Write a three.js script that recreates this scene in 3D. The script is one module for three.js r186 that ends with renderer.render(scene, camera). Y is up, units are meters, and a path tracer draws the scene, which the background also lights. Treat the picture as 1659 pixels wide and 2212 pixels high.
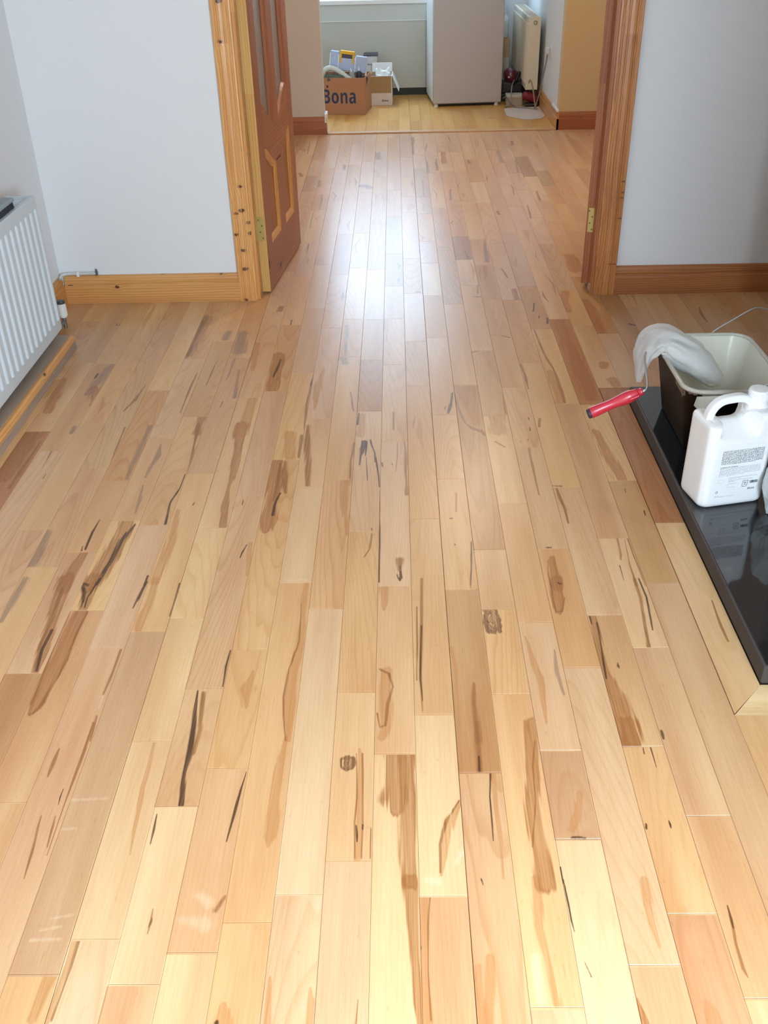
import * as THREE from 'three';
import { mergeGeometries, toCreasedNormals } from 'three/addons/utils/BufferGeometryUtils.js';
import { RoundedBoxGeometry } from 'three/addons/geometries/RoundedBoxGeometry.js';
import { RectAreaLightUniformsLib } from 'three/addons/lights/RectAreaLightUniformsLib.js';

// ---------------------------------------------------------------- camera, sky, big lights, exposure
const scene = new THREE.Scene();
const camera = new THREE.PerspectiveCamera(55.952, 1659 / 2212, 0.05, 60);
camera.position.set(0, 1.45, 0);
camera.rotation.set(-0.56833, 0.0216, -0.02484, 'YXZ');
scene.background = new THREE.Color(0.68, 0.82, 1.0);
scene.backgroundIntensity = 2.5;
const renderer = new THREE.WebGLRenderer({ antialias: true });
renderer.toneMapping = THREE.LinearToneMapping;
renderer.toneMappingExposure = 0.6;
renderer.shadowMap.enabled = true;
RectAreaLightUniformsLib.init();
function daylight(w, h, x, y, z, tx, ty, tz, color, power) {
  const l = new THREE.RectAreaLight(color, power, w, h);
  l.position.set(x, y, z); l.lookAt(tx, ty, tz); scene.add(l);
}
daylight(1.35, 1.15, 1.12, 1.2, 0.40, 0.3, 0.3, -2.6, new THREE.Color(0.69, 0.85, 1.0), 60);
daylight(1.45, 0.9, -0.2, 1.86, -9.42, -0.2, 1.4, -7, new THREE.Color(0.55, 0.78, 1.0), 23);

// ---------------------------------------------------------------- helpers
const PI = Math.PI, lerp = THREE.MathUtils.lerp, clamp = THREE.MathUtils.clamp, V = (x, y, z) => new THREE.Vector3(x, y, z);
function rng(seed) { let s = seed | 0; return () => { s = (s + 0x6d2b79f5) | 0; let t = Math.imul(s ^ (s >>> 15), 1 | s); t = (t + Math.imul(t ^ (t >>> 7), 61 | t)) ^ t; return ((t ^ (t >>> 14)) >>> 0) / 4294967296; }; }
const TAB = new Float32Array(65536); { const r = rng(77); for (let i = 0; i < 65536; i++) TAB[i] = r(); }
function noise(x, y) {
  const fx = Math.floor(x), fy = Math.floor(y); let u = x - fx, v = y - fy; u = u * u * (3 - 2 * u); v = v * v * (3 - 2 * v);
  const a = fx & 255, b = (fx + 1) & 255, c = (fy & 255) << 8, d = ((fy + 1) & 255) << 8;
  const p = TAB[a | c], q = TAB[a | d];
  return lerp(p + (TAB[b | c] - p) * u, q + (TAB[b | d] - q) * u, v);
}
const sstep = (a, b, x) => { const t = clamp((x - a) / (b - a), 0, 1); return t * t * (3 - 2 * t); };
function mat(color, roughness = 0.6, o = {}) { return new THREE.MeshPhysicalMaterial({ color, roughness, ...o }); }
function mesh(name, geo, m, parent) {
  const o = new THREE.Mesh(geo, m); o.name = name; o.castShadow = o.receiveShadow = true; (parent || scene).add(o); return o;
}
function tag(o, label, category, group) { o.userData.label = label; o.userData.category = category; if (group) o.userData.group = group; return o; }
function thing(name, label, category, x, y, z, turn = 0, group) {
  const g = new THREE.Group(); g.name = name; g.position.set(x, y, z); g.rotation.y = turn; scene.add(g); return tag(g, label, category, group);
}
function structGroup(name) { const g = new THREE.Group(); g.name = name; g.userData.kind = 'structure'; scene.add(g); return g; }
function struct(name, geo, m, parent) { const o = mesh(name, geo, m, parent); if (!parent) o.userData.kind = 'structure'; return o; }
function box(x0, x1, y0, y1, z0, z1) { const g = new THREE.BoxGeometry(Math.abs(x1 - x0), Math.abs(y1 - y0), Math.abs(z1 - z0)); g.translate((x0 + x1) / 2, (y0 + y1) / 2, (z0 + z1) / 2); return g; }
function rbox(x0, x1, y0, y1, z0, z1, r = 0.004, seg = 2) {
  const g = new RoundedBoxGeometry(Math.abs(x1 - x0), Math.abs(y1 - y0), Math.abs(z1 - z0), seg, r); g.translate((x0 + x1) / 2, (y0 + y1) / 2, (z0 + z1) / 2); return g;
}
function merge(list) { return mergeGeometries(list.map((g) => { const n = g.index ? g.toNonIndexed() : g; for (const k of Object.keys(n.attributes)) if (!['position', 'normal', 'uv'].includes(k)) n.deleteAttribute(k); return n; })); }
// planar uv in metres for timber: v runs along the grain axis
function grain(geo, along, tw, th, off = 0) {
  const g = geo.index ? geo.toNonIndexed() : geo, p = g.attributes.position, uv = new Float32Array(p.count * 2), ax = { x: 0, y: 1, z: 2 }[along], others = [0, 1, 2].filter((i) => i !== ax);
  const at = (i, c) => p.array[i * 3 + c];
  for (let i = 0; i < p.count; i += 3) {
    const e1 = [0, 1, 2].map((c) => at(i + 1, c) - at(i, c)), e2 = [0, 1, 2].map((c) => at(i + 2, c) - at(i, c));
    const n = [e1[1] * e2[2] - e1[2] * e2[1], e1[2] * e2[0] - e1[0] * e2[2], e1[0] * e2[1] - e1[1] * e2[0]].map(Math.abs);
    const cu = n[others[0]] < n[others[1]] ? others[0] : others[1];
    for (let k = 0; k < 3; k++) { uv[(i + k) * 2] = (at(i + k, cu) + off * 0.37) / tw; uv[(i + k) * 2 + 1] = (at(i + k, ax) + off) / th; }
  }
  g.setAttribute('uv', new THREE.BufferAttribute(uv, 2)); return g;
}
// profile [[a, b], ...] swept straight; axis 'x': (a -> z, b -> y), axis 'y': (a -> x, b -> z), axis 'z': (a -> x, b -> y)
function sweep(profile, axis, from, to) {
  const s = new THREE.Shape(profile.map(([a, b]) => new THREE.Vector2(a, b))), g = new THREE.ExtrudeGeometry(s, { depth: to - from, bevelEnabled: false });
  const m = new THREE.Matrix4();
  if (axis === 'z') m.set(1, 0, 0, 0, 0, 1, 0, 0, 0, 0, 1, from, 0, 0, 0, 1);
  if (axis === 'x') m.set(0, 0, 1, from, 0, 1, 0, 0, 1, 0, 0, 0, 0, 0, 0, 1);
  if (axis === 'y') m.set(1, 0, 0, 0, 0, 0, 1, from, 0, 1, 0, 0, 0, 0, 0, 1);
  g.applyMatrix4(m);
  if (m.determinant() < 0) { const n = g.index ? g.toNonIndexed() : g, p = n.attributes.position.array; for (let i = 0; i < p.length; i += 9) for (let c = 0; c < 3; c++) { const t = p[i + 3 + c]; p[i + 3 + c] = p[i + 6 + c]; p[i + 6 + c] = t; } n.computeVertexNormals(); return n; }
  g.computeVertexNormals(); return g;
}
function tube(points, r, seg = 32, rad = 8, closed = false) { return new THREE.TubeGeometry(new THREE.CatmullRomCurve3(points, closed, 'centripetal'), seg, r, rad, closed); }
function lathe(pts, seg = 32) { return new THREE.LatheGeometry(pts.map(([r, y]) => new THREE.Vector2(r, y)), seg); }
function canvasTex(w, h, draw) { const c = document.createElement('canvas'); c.width = w; c.height = h; draw(c.getContext('2d'), w, h); const t = new THREE.CanvasTexture(c); t.colorSpace = THREE.SRGBColorSpace; t.anisotropy = 8; return t; }

// ---------------------------------------------------------------- timber and plaster textures
function pineTexture(seed, base, dark, tw, th, knots, W = 256, H = 1024, warp = 1) {
  const d = new Uint8Array(W * H * 4), r = rng(seed), o = r() * 200;
  for (let j = 0; j < H; j++) for (let i = 0; i < W; i++) {
    const x = i / W * tw, y = j / H * th;
    let bend = 0, kn = 0, halo = 0;
    for (const [kx, ky, kr, ke] of knots) {
      let dx = x - kx, dy = (y - ky); dy -= Math.round(dy / th) * th; dx -= Math.round(dx / tw) * tw;
      const dd = Math.sqrt(dx * dx + dy * dy / (ke * ke)) / kr; bend += Math.exp(-dd * dd * 0.25) * 0.9; kn = Math.max(kn, sstep(1.1, 0.6, dd + (noise(x * 200, y * 150) - 0.5) * 0.3)); halo = Math.max(halo, Math.exp(-dd * 0.9));
    }
    const u = x * 95 * warp + noise(x * 14 + o, y * 1.6) * 3.2 * warp + bend + noise(x * 60, y * 5 + o) * 0.5, f = u - Math.floor(u);
    const ring = sstep(0, 0.75, f) * sstep(1, 0.88, f), fib = noise(x * 1500, y * 18) - 0.5, tonal = noise(x * 20 + o * 2, y * 2.2) - 0.5;
    const q = clamp(ring * 0.5 + tonal * 0.5 + 0.12, 0, 1), k = (j * W + i) * 4;
    for (let c = 0; c < 3; c++) {
      let v = lerp(base[c], dark[c], q) + fib * 12; v = lerp(v, dark[c] * 0.8, halo * 0.35); d[k + c] = clamp(lerp(v, [74, 36, 18][c], kn * 0.85), 0, 255);
    }
    d[k + 3] = 255;
  }
  const t = new THREE.DataTexture(d, W, H); t.colorSpace = THREE.SRGBColorSpace; t.wrapS = t.wrapT = THREE.RepeatWrapping; t.magFilter = THREE.LinearFilter; t.minFilter = THREE.LinearMipmapLinearFilter; t.generateMipmaps = true; t.needsUpdate = true; return t;
}
const timber = (tex, rough = 0.42) => new THREE.MeshPhysicalMaterial({ map: tex, roughness: rough, clearcoat: 0.25, clearcoatRoughness: 0.3 });
const HONEY = [230, 174, 104], HONEY_DARK = [192, 122, 60];
const pineHoney = timber(pineTexture(5, HONEY, HONEY_DARK, 0.3, 1.6, [[0.08, 0.3, 0.008, 1.2], [0.2, 1.1, 0.009, 1.3]]));
const pineSkirting = timber(pineTexture(9, [224, 168, 100], [186, 122, 64], 0.3, 1.6, [[0.04, 0.2, 0.007, 1.6], [0.06, 0.55, 0.008, 1.5], [0.05, 0.95, 0.007, 1.5], [0.1, 1.35, 0.008, 1.5], [0.2, 0.75, 0.007, 1.4], [0.25, 1.2, 0.007, 1.4]]));
const pineRed = timber(pineTexture(13, [178, 112, 74], [140, 80, 50], 0.4, 1.6, [[0.12, 0.42, 0.014, 1.6], [0.31, 1.25, 0.012, 1.5]], 256, 1024, 0.7)); pineRed.clearcoat = 0.08;
const pineShaded = timber(pineTexture(17, [192, 124, 70], [146, 84, 44], 0.3, 1.6, [[0.1, 0.5, 0.007, 1.3], [0.06, 1.3, 0.008, 1.4]]), 0.5);  // same pine as on the left, with shade put into its colour
const pineEdge = timber(pineTexture(15, [228, 186, 112], [198, 146, 76], 0.3, 1.6, []), 0.5);
const plasterBump = (() => {
  const N = 512, d = new Uint8Array(N * N * 4); for (let j = 0; j < N; j++) for (let i = 0; i < N; i++) { const v = 128 + (noise(i * 0.25, j * 0.25) - 0.5) * 70 + (noise(i * 0.06, j * 0.06 + 9) - 0.5) * 60, k = (j * N + i) * 4; d[k] = d[k + 1] = d[k + 2] = v; d[k + 3] = 255; }
  const t = new THREE.DataTexture(d, N, N); t.wrapS = t.wrapT = THREE.RepeatWrapping; t.magFilter = THREE.LinearFilter; t.repeat.set(2, 2); t.needsUpdate = true; return t;
})();
const paint = (color, rough = 0.75) => mat(color, rough, { bumpMap: plasterBump, bumpScale: 0.0006 });
const wallWhite = paint(new THREE.Color(0.80, 0.81, 0.82)), wallCream = paint(new THREE.Color(0.60, 0.53, 0.46)), wallCreamLamplit = paint(new THREE.Color(0.66, 0.50, 0.29)), wallBeige = paint(new THREE.Color(0.50, 0.43, 0.36)), ceilingWhite = paint(new THREE.Color(0.70, 0.69, 0.66), 0.9);

// ---------------------------------------------------------------- the shell
function wall(name, m, boxes) { return struct(name, grain(merge(boxes.map((b) => box(...b))), 'y', 1, 1), m); }
const CEIL = 2.4;
wall('wall_left', wallWhite, [[-1.57, -1.44, 0, CEIL, -4.11, 0.72]]);
wall('wall_back_left', wallWhite, [[-1.44, -0.622, 0, CEIL, -4.1, -3.985]]);
wall('wall_back_right', wallWhite, [[0.847, 2.5, 0, CEIL, -4.1, -3.985]]);
wall('wall_back_top', wallWhite, [[-0.622, 0.847, 2.06, CEIL, -4.1, -3.985]]);
wall('wall_right', wallWhite, [[2.5, 2.63, 0, CEIL, -4.1, 0.72]]);
wall('wall_chimney', wallBeige, [[1.27, 2.5, 0, 0.95, -3.0, -2.68], [1.27, 2.5, 0, 0.95, -1.83, -1.4], [1.27, 2.5, 0.95, CEIL, -3.0, -1.4], [1.86, 2.5, 0, CEIL, -3.985, -3.0], [1.72, 2.5, 0, 0.95, -2.68, -1.83]]);  // alcove end box and beige paint added to cut bounced light
wall('wall_shade_block', wallBeige, [[1.0, 2.5, 0, CEIL, -1.36, -0.15]]);  // added unseen block that keeps window light off the right side
wall('wall_front', wallBeige, [[-1.44, 0.36, 0, CEIL, 0.55, 0.72], [1.92, 2.5, 0, CEIL, 0.55, 0.72], [0.36, 1.92, 0, 0.55, 0.55, 0.72], [0.36, 1.92, 1.9, CEIL, 0.55, 0.72]]);
wall('wall_hall_left', wallCream, [[-1.57, -1.44, 0, CEIL, -7.5, -4.11]]);
wall('wall_hall_right', wallCream, [[1.95, 2.08, 0, CEIL, -7.5, -4.11]]);
wall('wall_pillar_left', wallCream, [[-1.44, -0.518, 0, CEIL, -7.5, -7.39]]);
wall('wall_pillar_right', wallCreamLamplit, [[1.168, 1.95, 0, CEIL, -7.5, -7.39]]);  // same cream wall as the left pillar, warm lamplight put into its colour
wall('wall_pillar_top', wallCream, [[-0.518, 1.168, 2.1, CEIL, -7.5, -7.39]]);
wall('wall_kitchen_left', wallWhite, [[-1.73, -1.6, 0, CEIL, -9.7, -7.5], [-1.6, -1.44, 0, CEIL, -7.6, -7.5]]);
wall('wall_kitchen_right', wallWhite, [[1.168, 1.3, 0, CEIL, -9.7, -7.5]]);
wall('wall_kitchen_back', wallWhite, [[-1.6, -0.98, 0, CEIL, -9.7, -9.55], [0.58, 1.168, 0, CEIL, -9.7, -9.55], [-0.98, 0.58, 0, 1.3, -9.7, -9.55], [-0.98, 0.58, 2.33, CEIL, -9.7, -9.55]]);
struct('ceiling', box(-1.73, 2.63, CEIL, CEIL + 0.1, -9.7, 0.72), ceilingWhite);
struct('ground', box(-12, 12, -0.5, -0.3, -22, 14), mat(new THREE.Color(0.2, 0.22, 0.17), 0.95));
const upvc = mat(new THREE.Color(0.82, 0.83, 0.84), 0.35), paneGlass = mat(0xffffff, 0.02, { transmission: 1, thickness: 0, ior: 1.45 });
function windowUnit(name, x0, x1, y0, y1, z, parts) {
  const g = structGroup(name), f = 0.055;
  struct('window_frame', merge([box(x0, x1, y0, y0 + f, z - 0.035, z + 0.035), box(x0, x1, y1 - f, y1, z - 0.035, z + 0.035), box(x0, x0 + f, y0 + f, y1 - f, z - 0.035, z + 0.035), box(x1 - f, x1, y0 + f, y1 - f, z - 0.035, z + 0.035)]), upvc, g);
  for (let i = 0; i < parts; i++) {
    const a = lerp(x0 + f, x1 - f, i / parts), b = lerp(x0 + f, x1 - f, (i + 1) / parts);
    if (i) struct('mullion', box(a - 0.03, a + 0.03, y0 + f, y1 - f, z - 0.03, z + 0.03), upvc, g);
    struct('window_pane', box(a + (i ? 0.03 : 0), b - (i < parts - 1 ? 0.03 : 0), y0 + f, y1 - f, z - 0.003, z + 0.003), paneGlass, g);
  }
  return g;
}
const w1 = windowUnit('window_1', 0.36, 1.92, 0.55, 1.9, 0.64, 2); struct('window_sill', rbox(0.32, 1.96, 0.52, 0.55, 0.47, 0.62, 0.008), upvc, w1);
const w2 = windowUnit('window_2', -0.98, 0.58, 1.3, 2.33, -9.63, 2); struct('window_sill', rbox(-1.02, 0.62, 1.27, 1.3, -9.6, -9.48, 0.008), upvc, w2);

// ---------------------------------------------------------------- strip floor: boards, one by one
const X0 = 0.105, BW = 0.0831;
const TONES = { normal: [213, 165, 117], pale: [226, 188, 142], tan: [204, 150, 98], blush: [210, 162, 124], red: [188, 126, 82], brown: [172, 118, 68], dull: [194, 150, 110], rust: [160, 90, 50], yellow: [216, 164, 94] };
const buttsAt = {}, toneSpots = [], marks = [];
const butts = (k, list) => { buttsAt[k] = list; }, tone = (n, x, z) => toneSpots.push([n, x, z]);
const s = (kind, ...v) => { const p = []; for (let i = 0; i < v.length; i += 3) p.push([v[i], v[i + 1], Math.max(v[i + 2], 0.0006)]); marks.push({ kind, p }); };
const r = (kind, x, z, rx, rz) => marks.push({ kind, knot: true, p: [[x, z, rx], [x, z, rx]], rx, rz });
// where each strip's boards meet end to end (z, metres), read along the room
butts(-17, [-3.196, -3.763]);
butts(-16, [-2.788]);
butts(-15, [-3.325]);
butts(-14, [-2.848]);
butts(-12, [-1.619, -2.094, -2.464, -3.089, -3.584]);
butts(-11, [-1.846, -2.244, -2.732, -3.357]);
butts(-10, [-1.702, -2.877, -3.523]);
butts(-9, [-0.902, -1.762, -3.360]);
butts(-8, [-0.964, -1.410, -1.810, -2.203, -3.018, -3.019]);
butts(-7, [-1.241, -1.565, -2.368, -3.065]);
butts(-6, [-1.335, -1.693, -2.579, -3.221]);
butts(-5, [-0.993, -1.946, -2.403, -2.850, -3.642]);
butts(-4, [-1.047, -1.840, -2.450, -3.351]);
butts(-3, [-1.115, -1.549, -2.174, -2.899, -3.319]);
butts(-2, [-1.370, -1.928]);
butts(-1, [-1.042, -1.478, -2.232, -3.090]);
butts(0, [-1.318, -1.909, -2.447, -2.864]);
butts(1, [-0.844, -1.538, -1.832, -2.081, -3.091, -3.888]);
butts(2, [-1.159, -1.374, -1.780, -2.306, -2.855, -3.389]);
butts(3, [-0.913, -1.620, -2.082, -2.633, -3.068, -3.536, -3.937]);
butts(4, [-1.005, -1.383, -1.804, -2.391, -3.271]);
butts(5, [-1.209, -1.684, -2.129, -2.932, -3.594]);
butts(6, [-1.928, -2.426]);
// boards that stand out by tone
tone('brown', -0.851, -1.522);
tone('brown', 0.120, -1.389);
tone('red', 0.490, -0.925);
tone('blush', -0.018, -1.715);
tone('red', -0.003, -1.412);
tone('blush', 0.322, -1.656);
tone('brown', 0.661, -2.025);
tone('dull', -0.619, -1.335);
tone('rust', -1.193, -2.666);
tone('tan', 0.055, -2.580);
tone('blush', -0.435, -2.910);
tone('tan', 0.246, -2.004);
tone('blush', -0.701, -1.497);
tone('blush', 0.333, -1.408);
tone('pale', -0.507, -1.255);
tone('pale', -0.514, -2.090);
tone('pale', -0.275, -2.318);
tone('pale', -0.333, -0.929);
tone('pale', -0.878, -3.337);
tone('pale', -0.177, -0.928);
tone('pale', -0.033, -0.984);
tone('pale', -0.096, -0.928);
tone('tan', 0.063, -1.660);
tone('pale', -0.198, -1.252);
tone('pale', -0.122, -1.290);
tone('pale', -0.535, -1.017);
tone('pale', -0.429, -0.903);
tone('blush', -0.716, -1.296);
tone('blush', -0.695, -1.184);
tone('dull', 0.315, -1.285);
tone('dull', 0.649, -1.761);
tone('blush', -0.251, -2.493);
tone('tan', -0.236, -2.638);
tone('pale', 0.056, -1.288);
tone('pale', 0.310, -0.899);
tone('pale', 0.388, -1.324);
tone('brown', 0.798, -3.776);
tone('rust', 0.667, -3.306);
tone('tan', 0.460, -3.441);
tone('brown', 0.879, -3.772);
tone('dull', -0.694, -3.330);
tone('dull', -1.160, -3.623);
tone('dull', -0.958, -3.340);
tone('brown', -0.106, -3.148);
tone('blush', -0.239, -3.307);
tone('brown', 0.228, -2.185);
tone('brown', -0.842, -1.458);
tone('tan', 0.382, -1.682);
tone('dull', -0.680, -1.568);
tone('pale', -0.516, -0.851);
tone('blush', -0.620, -0.987);
// mineral streaks, heartwood and knots in the boards, plus painted sheen and a glint: kind, then x, z, half-width along each
s('dark',-0.449,-1.556,0.0017, -0.444,-1.489,0.0047, -0.440,-1.453,0.0066, -0.435,-1.383,0.0064, -0.435,-1.321,0.0056, -0.430,-1.262,0.0054, -0.428,-1.243,0.0054);
s('brown',-0.436,-1.551,0.0048, -0.425,-1.443,0.0052, -0.426,-1.374,0.0044);
s('dark',-0.313,-1.323,0.0009, -0.318,-1.276,0.0030, -0.322,-1.220,0.0032, -0.328,-1.159,0.0011);
s('dark',-0.469,-1.221,0.0009, -0.467,-1.185,0.0020, -0.467,-1.154,0.0009);
s('tan',-0.512,-1.409,0.0026, -0.509,-1.350,0.0038, -0.511,-1.286,0.0049, -0.507,-1.248,0.0054, -0.503,-1.182,0.0041, -0.499,-1.130,0.0017);
s('brown',-0.688,-1.220,0.0012, -0.685,-1.187,0.0023, -0.680,-1.138,0.0026, -0.676,-1.082,0.0008);
s('brown',-0.661,-1.219,0.0012, -0.658,-1.187,0.0029, -0.655,-1.148,0.0012);
s('dark',-0.665,-1.284,0.0009, -0.665,-1.264,0.0015, -0.663,-1.245,0.0006);
s('brown',-0.704,-1.390,0.0016, -0.705,-1.348,0.0057, -0.705,-1.316,0.0019);
s('brown',-0.653,-1.464,0.0013, -0.651,-1.385,0.0026, -0.652,-1.319,0.0025, -0.652,-1.234,0.0012, -0.650,-1.131,0.0009);
s('dark',-0.432,-1.000,0.0016, -0.433,-0.992,0.0024, -0.434,-0.985,0.0013);
s('brown',-0.434,-1.019,0.0013, -0.433,-0.995,0.0032, -0.433,-0.973,0.0013);
s('tan',-0.554,-0.963,0.0068, -0.551,-0.925,0.0056, -0.554,-0.839,0.0068, -0.558,-0.821,0.0063);
s('brown',-0.545,-0.963,0.0021, -0.545,-0.914,0.0023, -0.550,-0.826,0.0022);
s('tan',-0.572,-0.901,0.0127, -0.577,-0.867,0.0099, -0.582,-0.827,0.0073);
s('pale',-0.360,-1.046,0.0109, -0.339,-1.030,0.0108);
s('pale',-0.376,-0.998,0.0106, -0.335,-0.989,0.0158);
s('pale',-0.603,-1.002,0.0032, -0.570,-1.009,0.0032);  // this and the next pale strokes: sheen of the wood painted in
s('pale',-0.615,-0.980,0.0032, -0.583,-0.987,0.0037);
s('pale',-0.625,-0.962,0.0037, -0.578,-0.964,0.0042);
s('pale',-0.646,-1.257,0.0036, -0.575,-1.260,0.0042);
s('pale',-0.650,-1.187,0.0035, -0.615,-1.190,0.0041);
s('pale',-0.294,-1.956,0.0032, -0.235,-1.956,0.0032);
s('pale',0.089,-1.109,0.0055, 0.102,-1.135,0.0056);
s('pale',0.035,-1.074,0.0071, 0.057,-1.070,0.0082);
s('pale',0.207,-0.927,0.0075, 0.208,-0.854,0.0082);
s('brown',-0.314,-1.043,0.0043, -0.326,-1.015,0.0059);
s('tan',-0.287,-0.845,0.0073, -0.281,-0.821,0.0144);
s('dark',-0.294,-0.822,0.0029, -0.294,-0.815,0.0029);
s('heart',-0.019,-1.369,0.0235, -0.019,-1.258,0.0224, -0.018,-1.228,0.0147);
s('heart',0.008,-1.367,0.0188, 0.006,-1.258,0.0179, 0.005,-1.177,0.0138, 0.008,-1.065,0.0125);
s('heart',0.008,-1.075,0.0126, 0.010,-0.998,0.0110, 0.013,-0.911,0.0075, 0.014,-0.849,0.0061, 0.017,-0.819,0.0048);
s('dark',0.022,-0.948,0.0013, 0.022,-0.943,0.0013);
s('tan',0.030,-1.042,0.0054, 0.029,-0.984,0.0068, 0.028,-0.911,0.0065, 0.028,-0.819,0.0095);
s('brown',0.040,-1.042,0.0016, 0.035,-0.984,0.0013, 0.033,-0.900,0.0012, 0.035,-0.824,0.0014);
s('tan',0.113,-0.911,0.0063, 0.111,-0.818,0.0119);
s('tan',0.132,-0.927,0.0063, 0.122,-0.818,0.0083);
s('brown',-0.078,-0.857,0.0007, -0.080,-0.819,0.0019);
s('dark',0.131,-1.074,0.0014, 0.133,-1.064,0.0008);
s('dark',0.273,-1.073,0.0008, 0.275,-1.023,0.0026, 0.275,-0.994,0.0031, 0.277,-0.972,0.0010);
s('brown',0.542,-1.020,0.0010, 0.541,-0.992,0.0021, 0.535,-0.947,0.0023, 0.534,-0.906,0.0030, 0.537,-0.891,0.0010);
s('dark',0.542,-1.019,0.0008, 0.541,-0.992,0.0015, 0.540,-0.978,0.0008);
s('tan',0.224,-1.073,0.0081, 0.221,-1.018,0.0095, 0.219,-0.983,0.0078, 0.225,-0.927,0.0060, 0.231,-0.849,0.0072);
s('dark',0.285,-0.917,0.0010, 0.291,-0.894,0.0010);
s('tan',0.412,-1.072,0.0065, 0.410,-1.026,0.0079, 0.409,-0.987,0.0057, 0.410,-0.945,0.0025);
s('heart',0.356,-0.858,0.0019, 0.358,-0.833,0.0052, 0.361,-0.818,0.0061);
r('knot',-0.114,-1.345,0.0162,0.0189);
s('tan',-0.092,-1.383,0.0025, -0.087,-1.329,0.0062, -0.087,-1.259,0.0066, -0.086,-1.200,0.0052, -0.086,-1.157,0.0063, -0.088,-1.117,0.0062);
s('brown',-0.097,-1.370,0.0016, -0.092,-1.259,0.0015, -0.095,-1.200,0.0017, -0.092,-1.120,0.0014);
s('brown',-0.085,-1.370,0.0016, -0.081,-1.259,0.0015, -0.080,-1.199,0.0017, -0.080,-1.120,0.0014);
s('dark',-0.080,-1.194,0.0017, -0.080,-1.183,0.0017);
s('dark',-0.092,-1.192,0.0014, -0.090,-1.168,0.0020, -0.089,-1.156,0.0009);
s('tan',-0.243,-1.415,0.0051, -0.244,-1.372,0.0069, -0.249,-1.311,0.0098, -0.251,-1.272,0.0109, -0.251,-1.216,0.0135, -0.250,-1.169,0.0104, -0.250,-1.148,0.0034);
s('tan',-0.242,-1.942,0.0087, -0.241,-1.835,0.0083, -0.238,-1.702,0.0094, -0.248,-1.612,0.0105, -0.245,-1.538,0.0135, -0.243,-1.467,0.0099, -0.238,-1.407,0.0045);
s('brown',-0.247,-1.860,0.0019, -0.241,-1.719,0.0022, -0.256,-1.623,0.0025, -0.260,-1.533,0.0024, -0.253,-1.468,0.0020, -0.243,-1.407,0.0019);
s('tan',0.102,-1.242,0.0035, 0.082,-1.198,0.0104, 0.072,-1.156,0.0085, 0.065,-1.109,0.0050, 0.061,-1.083,0.0033);
s('brown',0.102,-1.249,0.0015, 0.073,-1.195,0.0035, 0.061,-1.149,0.0034, 0.060,-1.089,0.0025);
s('brown',0.150,-1.454,0.0052, 0.149,-1.397,0.0063, 0.147,-1.322,0.0049);
s('dark',0.148,-1.359,0.0019, 0.146,-1.322,0.0021);
s('dark',0.167,-1.314,0.0018, 0.161,-1.256,0.0012, 0.160,-1.197,0.0017, 0.159,-1.155,0.0008);
s('tan',0.173,-1.314,0.0043, 0.170,-1.226,0.0041, 0.172,-1.155,0.0034, 0.169,-1.076,0.0027);
s('brown',-0.064,-1.185,0.0014, -0.064,-1.120,0.0014);
s('dark',0.525,-1.425,0.0028, 0.525,-1.415,0.0041, 0.525,-1.403,0.0025);
s('dark',0.478,-1.378,0.0019, 0.477,-1.362,0.0015);
s('dark',0.493,-1.378,0.0016, 0.493,-1.351,0.0012, 0.493,-1.327,0.0009);
s('dark',0.301,-1.161,0.0017, 0.313,-1.162,0.0028, 0.327,-1.160,0.0014);
s('dark',0.443,-1.190,0.0020, 0.441,-1.181,0.0020);
s('dark',0.486,-1.198,0.0009, 0.486,-1.189,0.0023, 0.486,-1.182,0.0011);
s('tan',0.333,-1.266,0.0059, 0.321,-1.211,0.0087, 0.304,-1.179,0.0057);
s('heart',0.449,-1.802,0.0088, 0.448,-1.736,0.0101, 0.446,-1.665,0.0112, 0.442,-1.603,0.0130, 0.452,-1.529,0.0199, 0.456,-1.450,0.0224, 0.461,-1.399,0.0219);
s('heart',0.462,-1.450,0.0192, 0.458,-1.385,0.0187);
s('dark',0.443,-1.802,0.0029, 0.443,-1.770,0.0018);
s('dark',0.455,-1.775,0.0018, 0.453,-1.719,0.0025, 0.448,-1.654,0.0021, 0.442,-1.582,0.0020);
s('dark',0.477,-1.633,0.0021, 0.477,-1.622,0.0038, 0.477,-1.615,0.0017);
s('heart',0.260,-1.453,0.0129, 0.252,-1.366,0.0130, 0.241,-1.248,0.0136, 0.240,-1.141,0.0140, 0.243,-1.064,0.0189);
s('brown',0.264,-1.400,0.0016, 0.252,-1.334,0.0018, 0.246,-1.241,0.0018, 0.228,-1.142,0.0014);
s('dark',0.271,-1.124,0.0014, 0.271,-1.118,0.0011);
s('dark',0.272,-1.098,0.0011, 0.272,-1.066,0.0008);
s('heart',-0.759,-2.232,0.0219, -0.757,-2.170,0.0241, -0.765,-2.081,0.0234, -0.775,-1.991,0.0267, -0.788,-1.933,0.0278);
s('dark',-0.737,-2.223,0.0035, -0.756,-2.147,0.0085, -0.763,-2.039,0.0066, -0.773,-1.951,0.0064);
s('heart',-0.791,-1.973,0.0242, -0.785,-1.907,0.0197, -0.781,-1.851,0.0131);
s('dark',-0.770,-1.972,0.0032, -0.776,-1.933,0.0040, -0.782,-1.895,0.0031, -0.778,-1.854,0.0023);
s('dark',-0.815,-1.960,0.0048, -0.795,-1.914,0.0055, -0.788,-1.876,0.0047);
s('dark',-0.788,-1.876,0.0023, -0.786,-1.854,0.0015);
s('heart',-0.843,-2.090,0.0143, -0.850,-2.027,0.0181, -0.856,-1.935,0.0215);
s('dark',-0.816,-1.998,0.0041, -0.815,-1.958,0.0048, -0.795,-1.945,0.0048);
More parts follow.
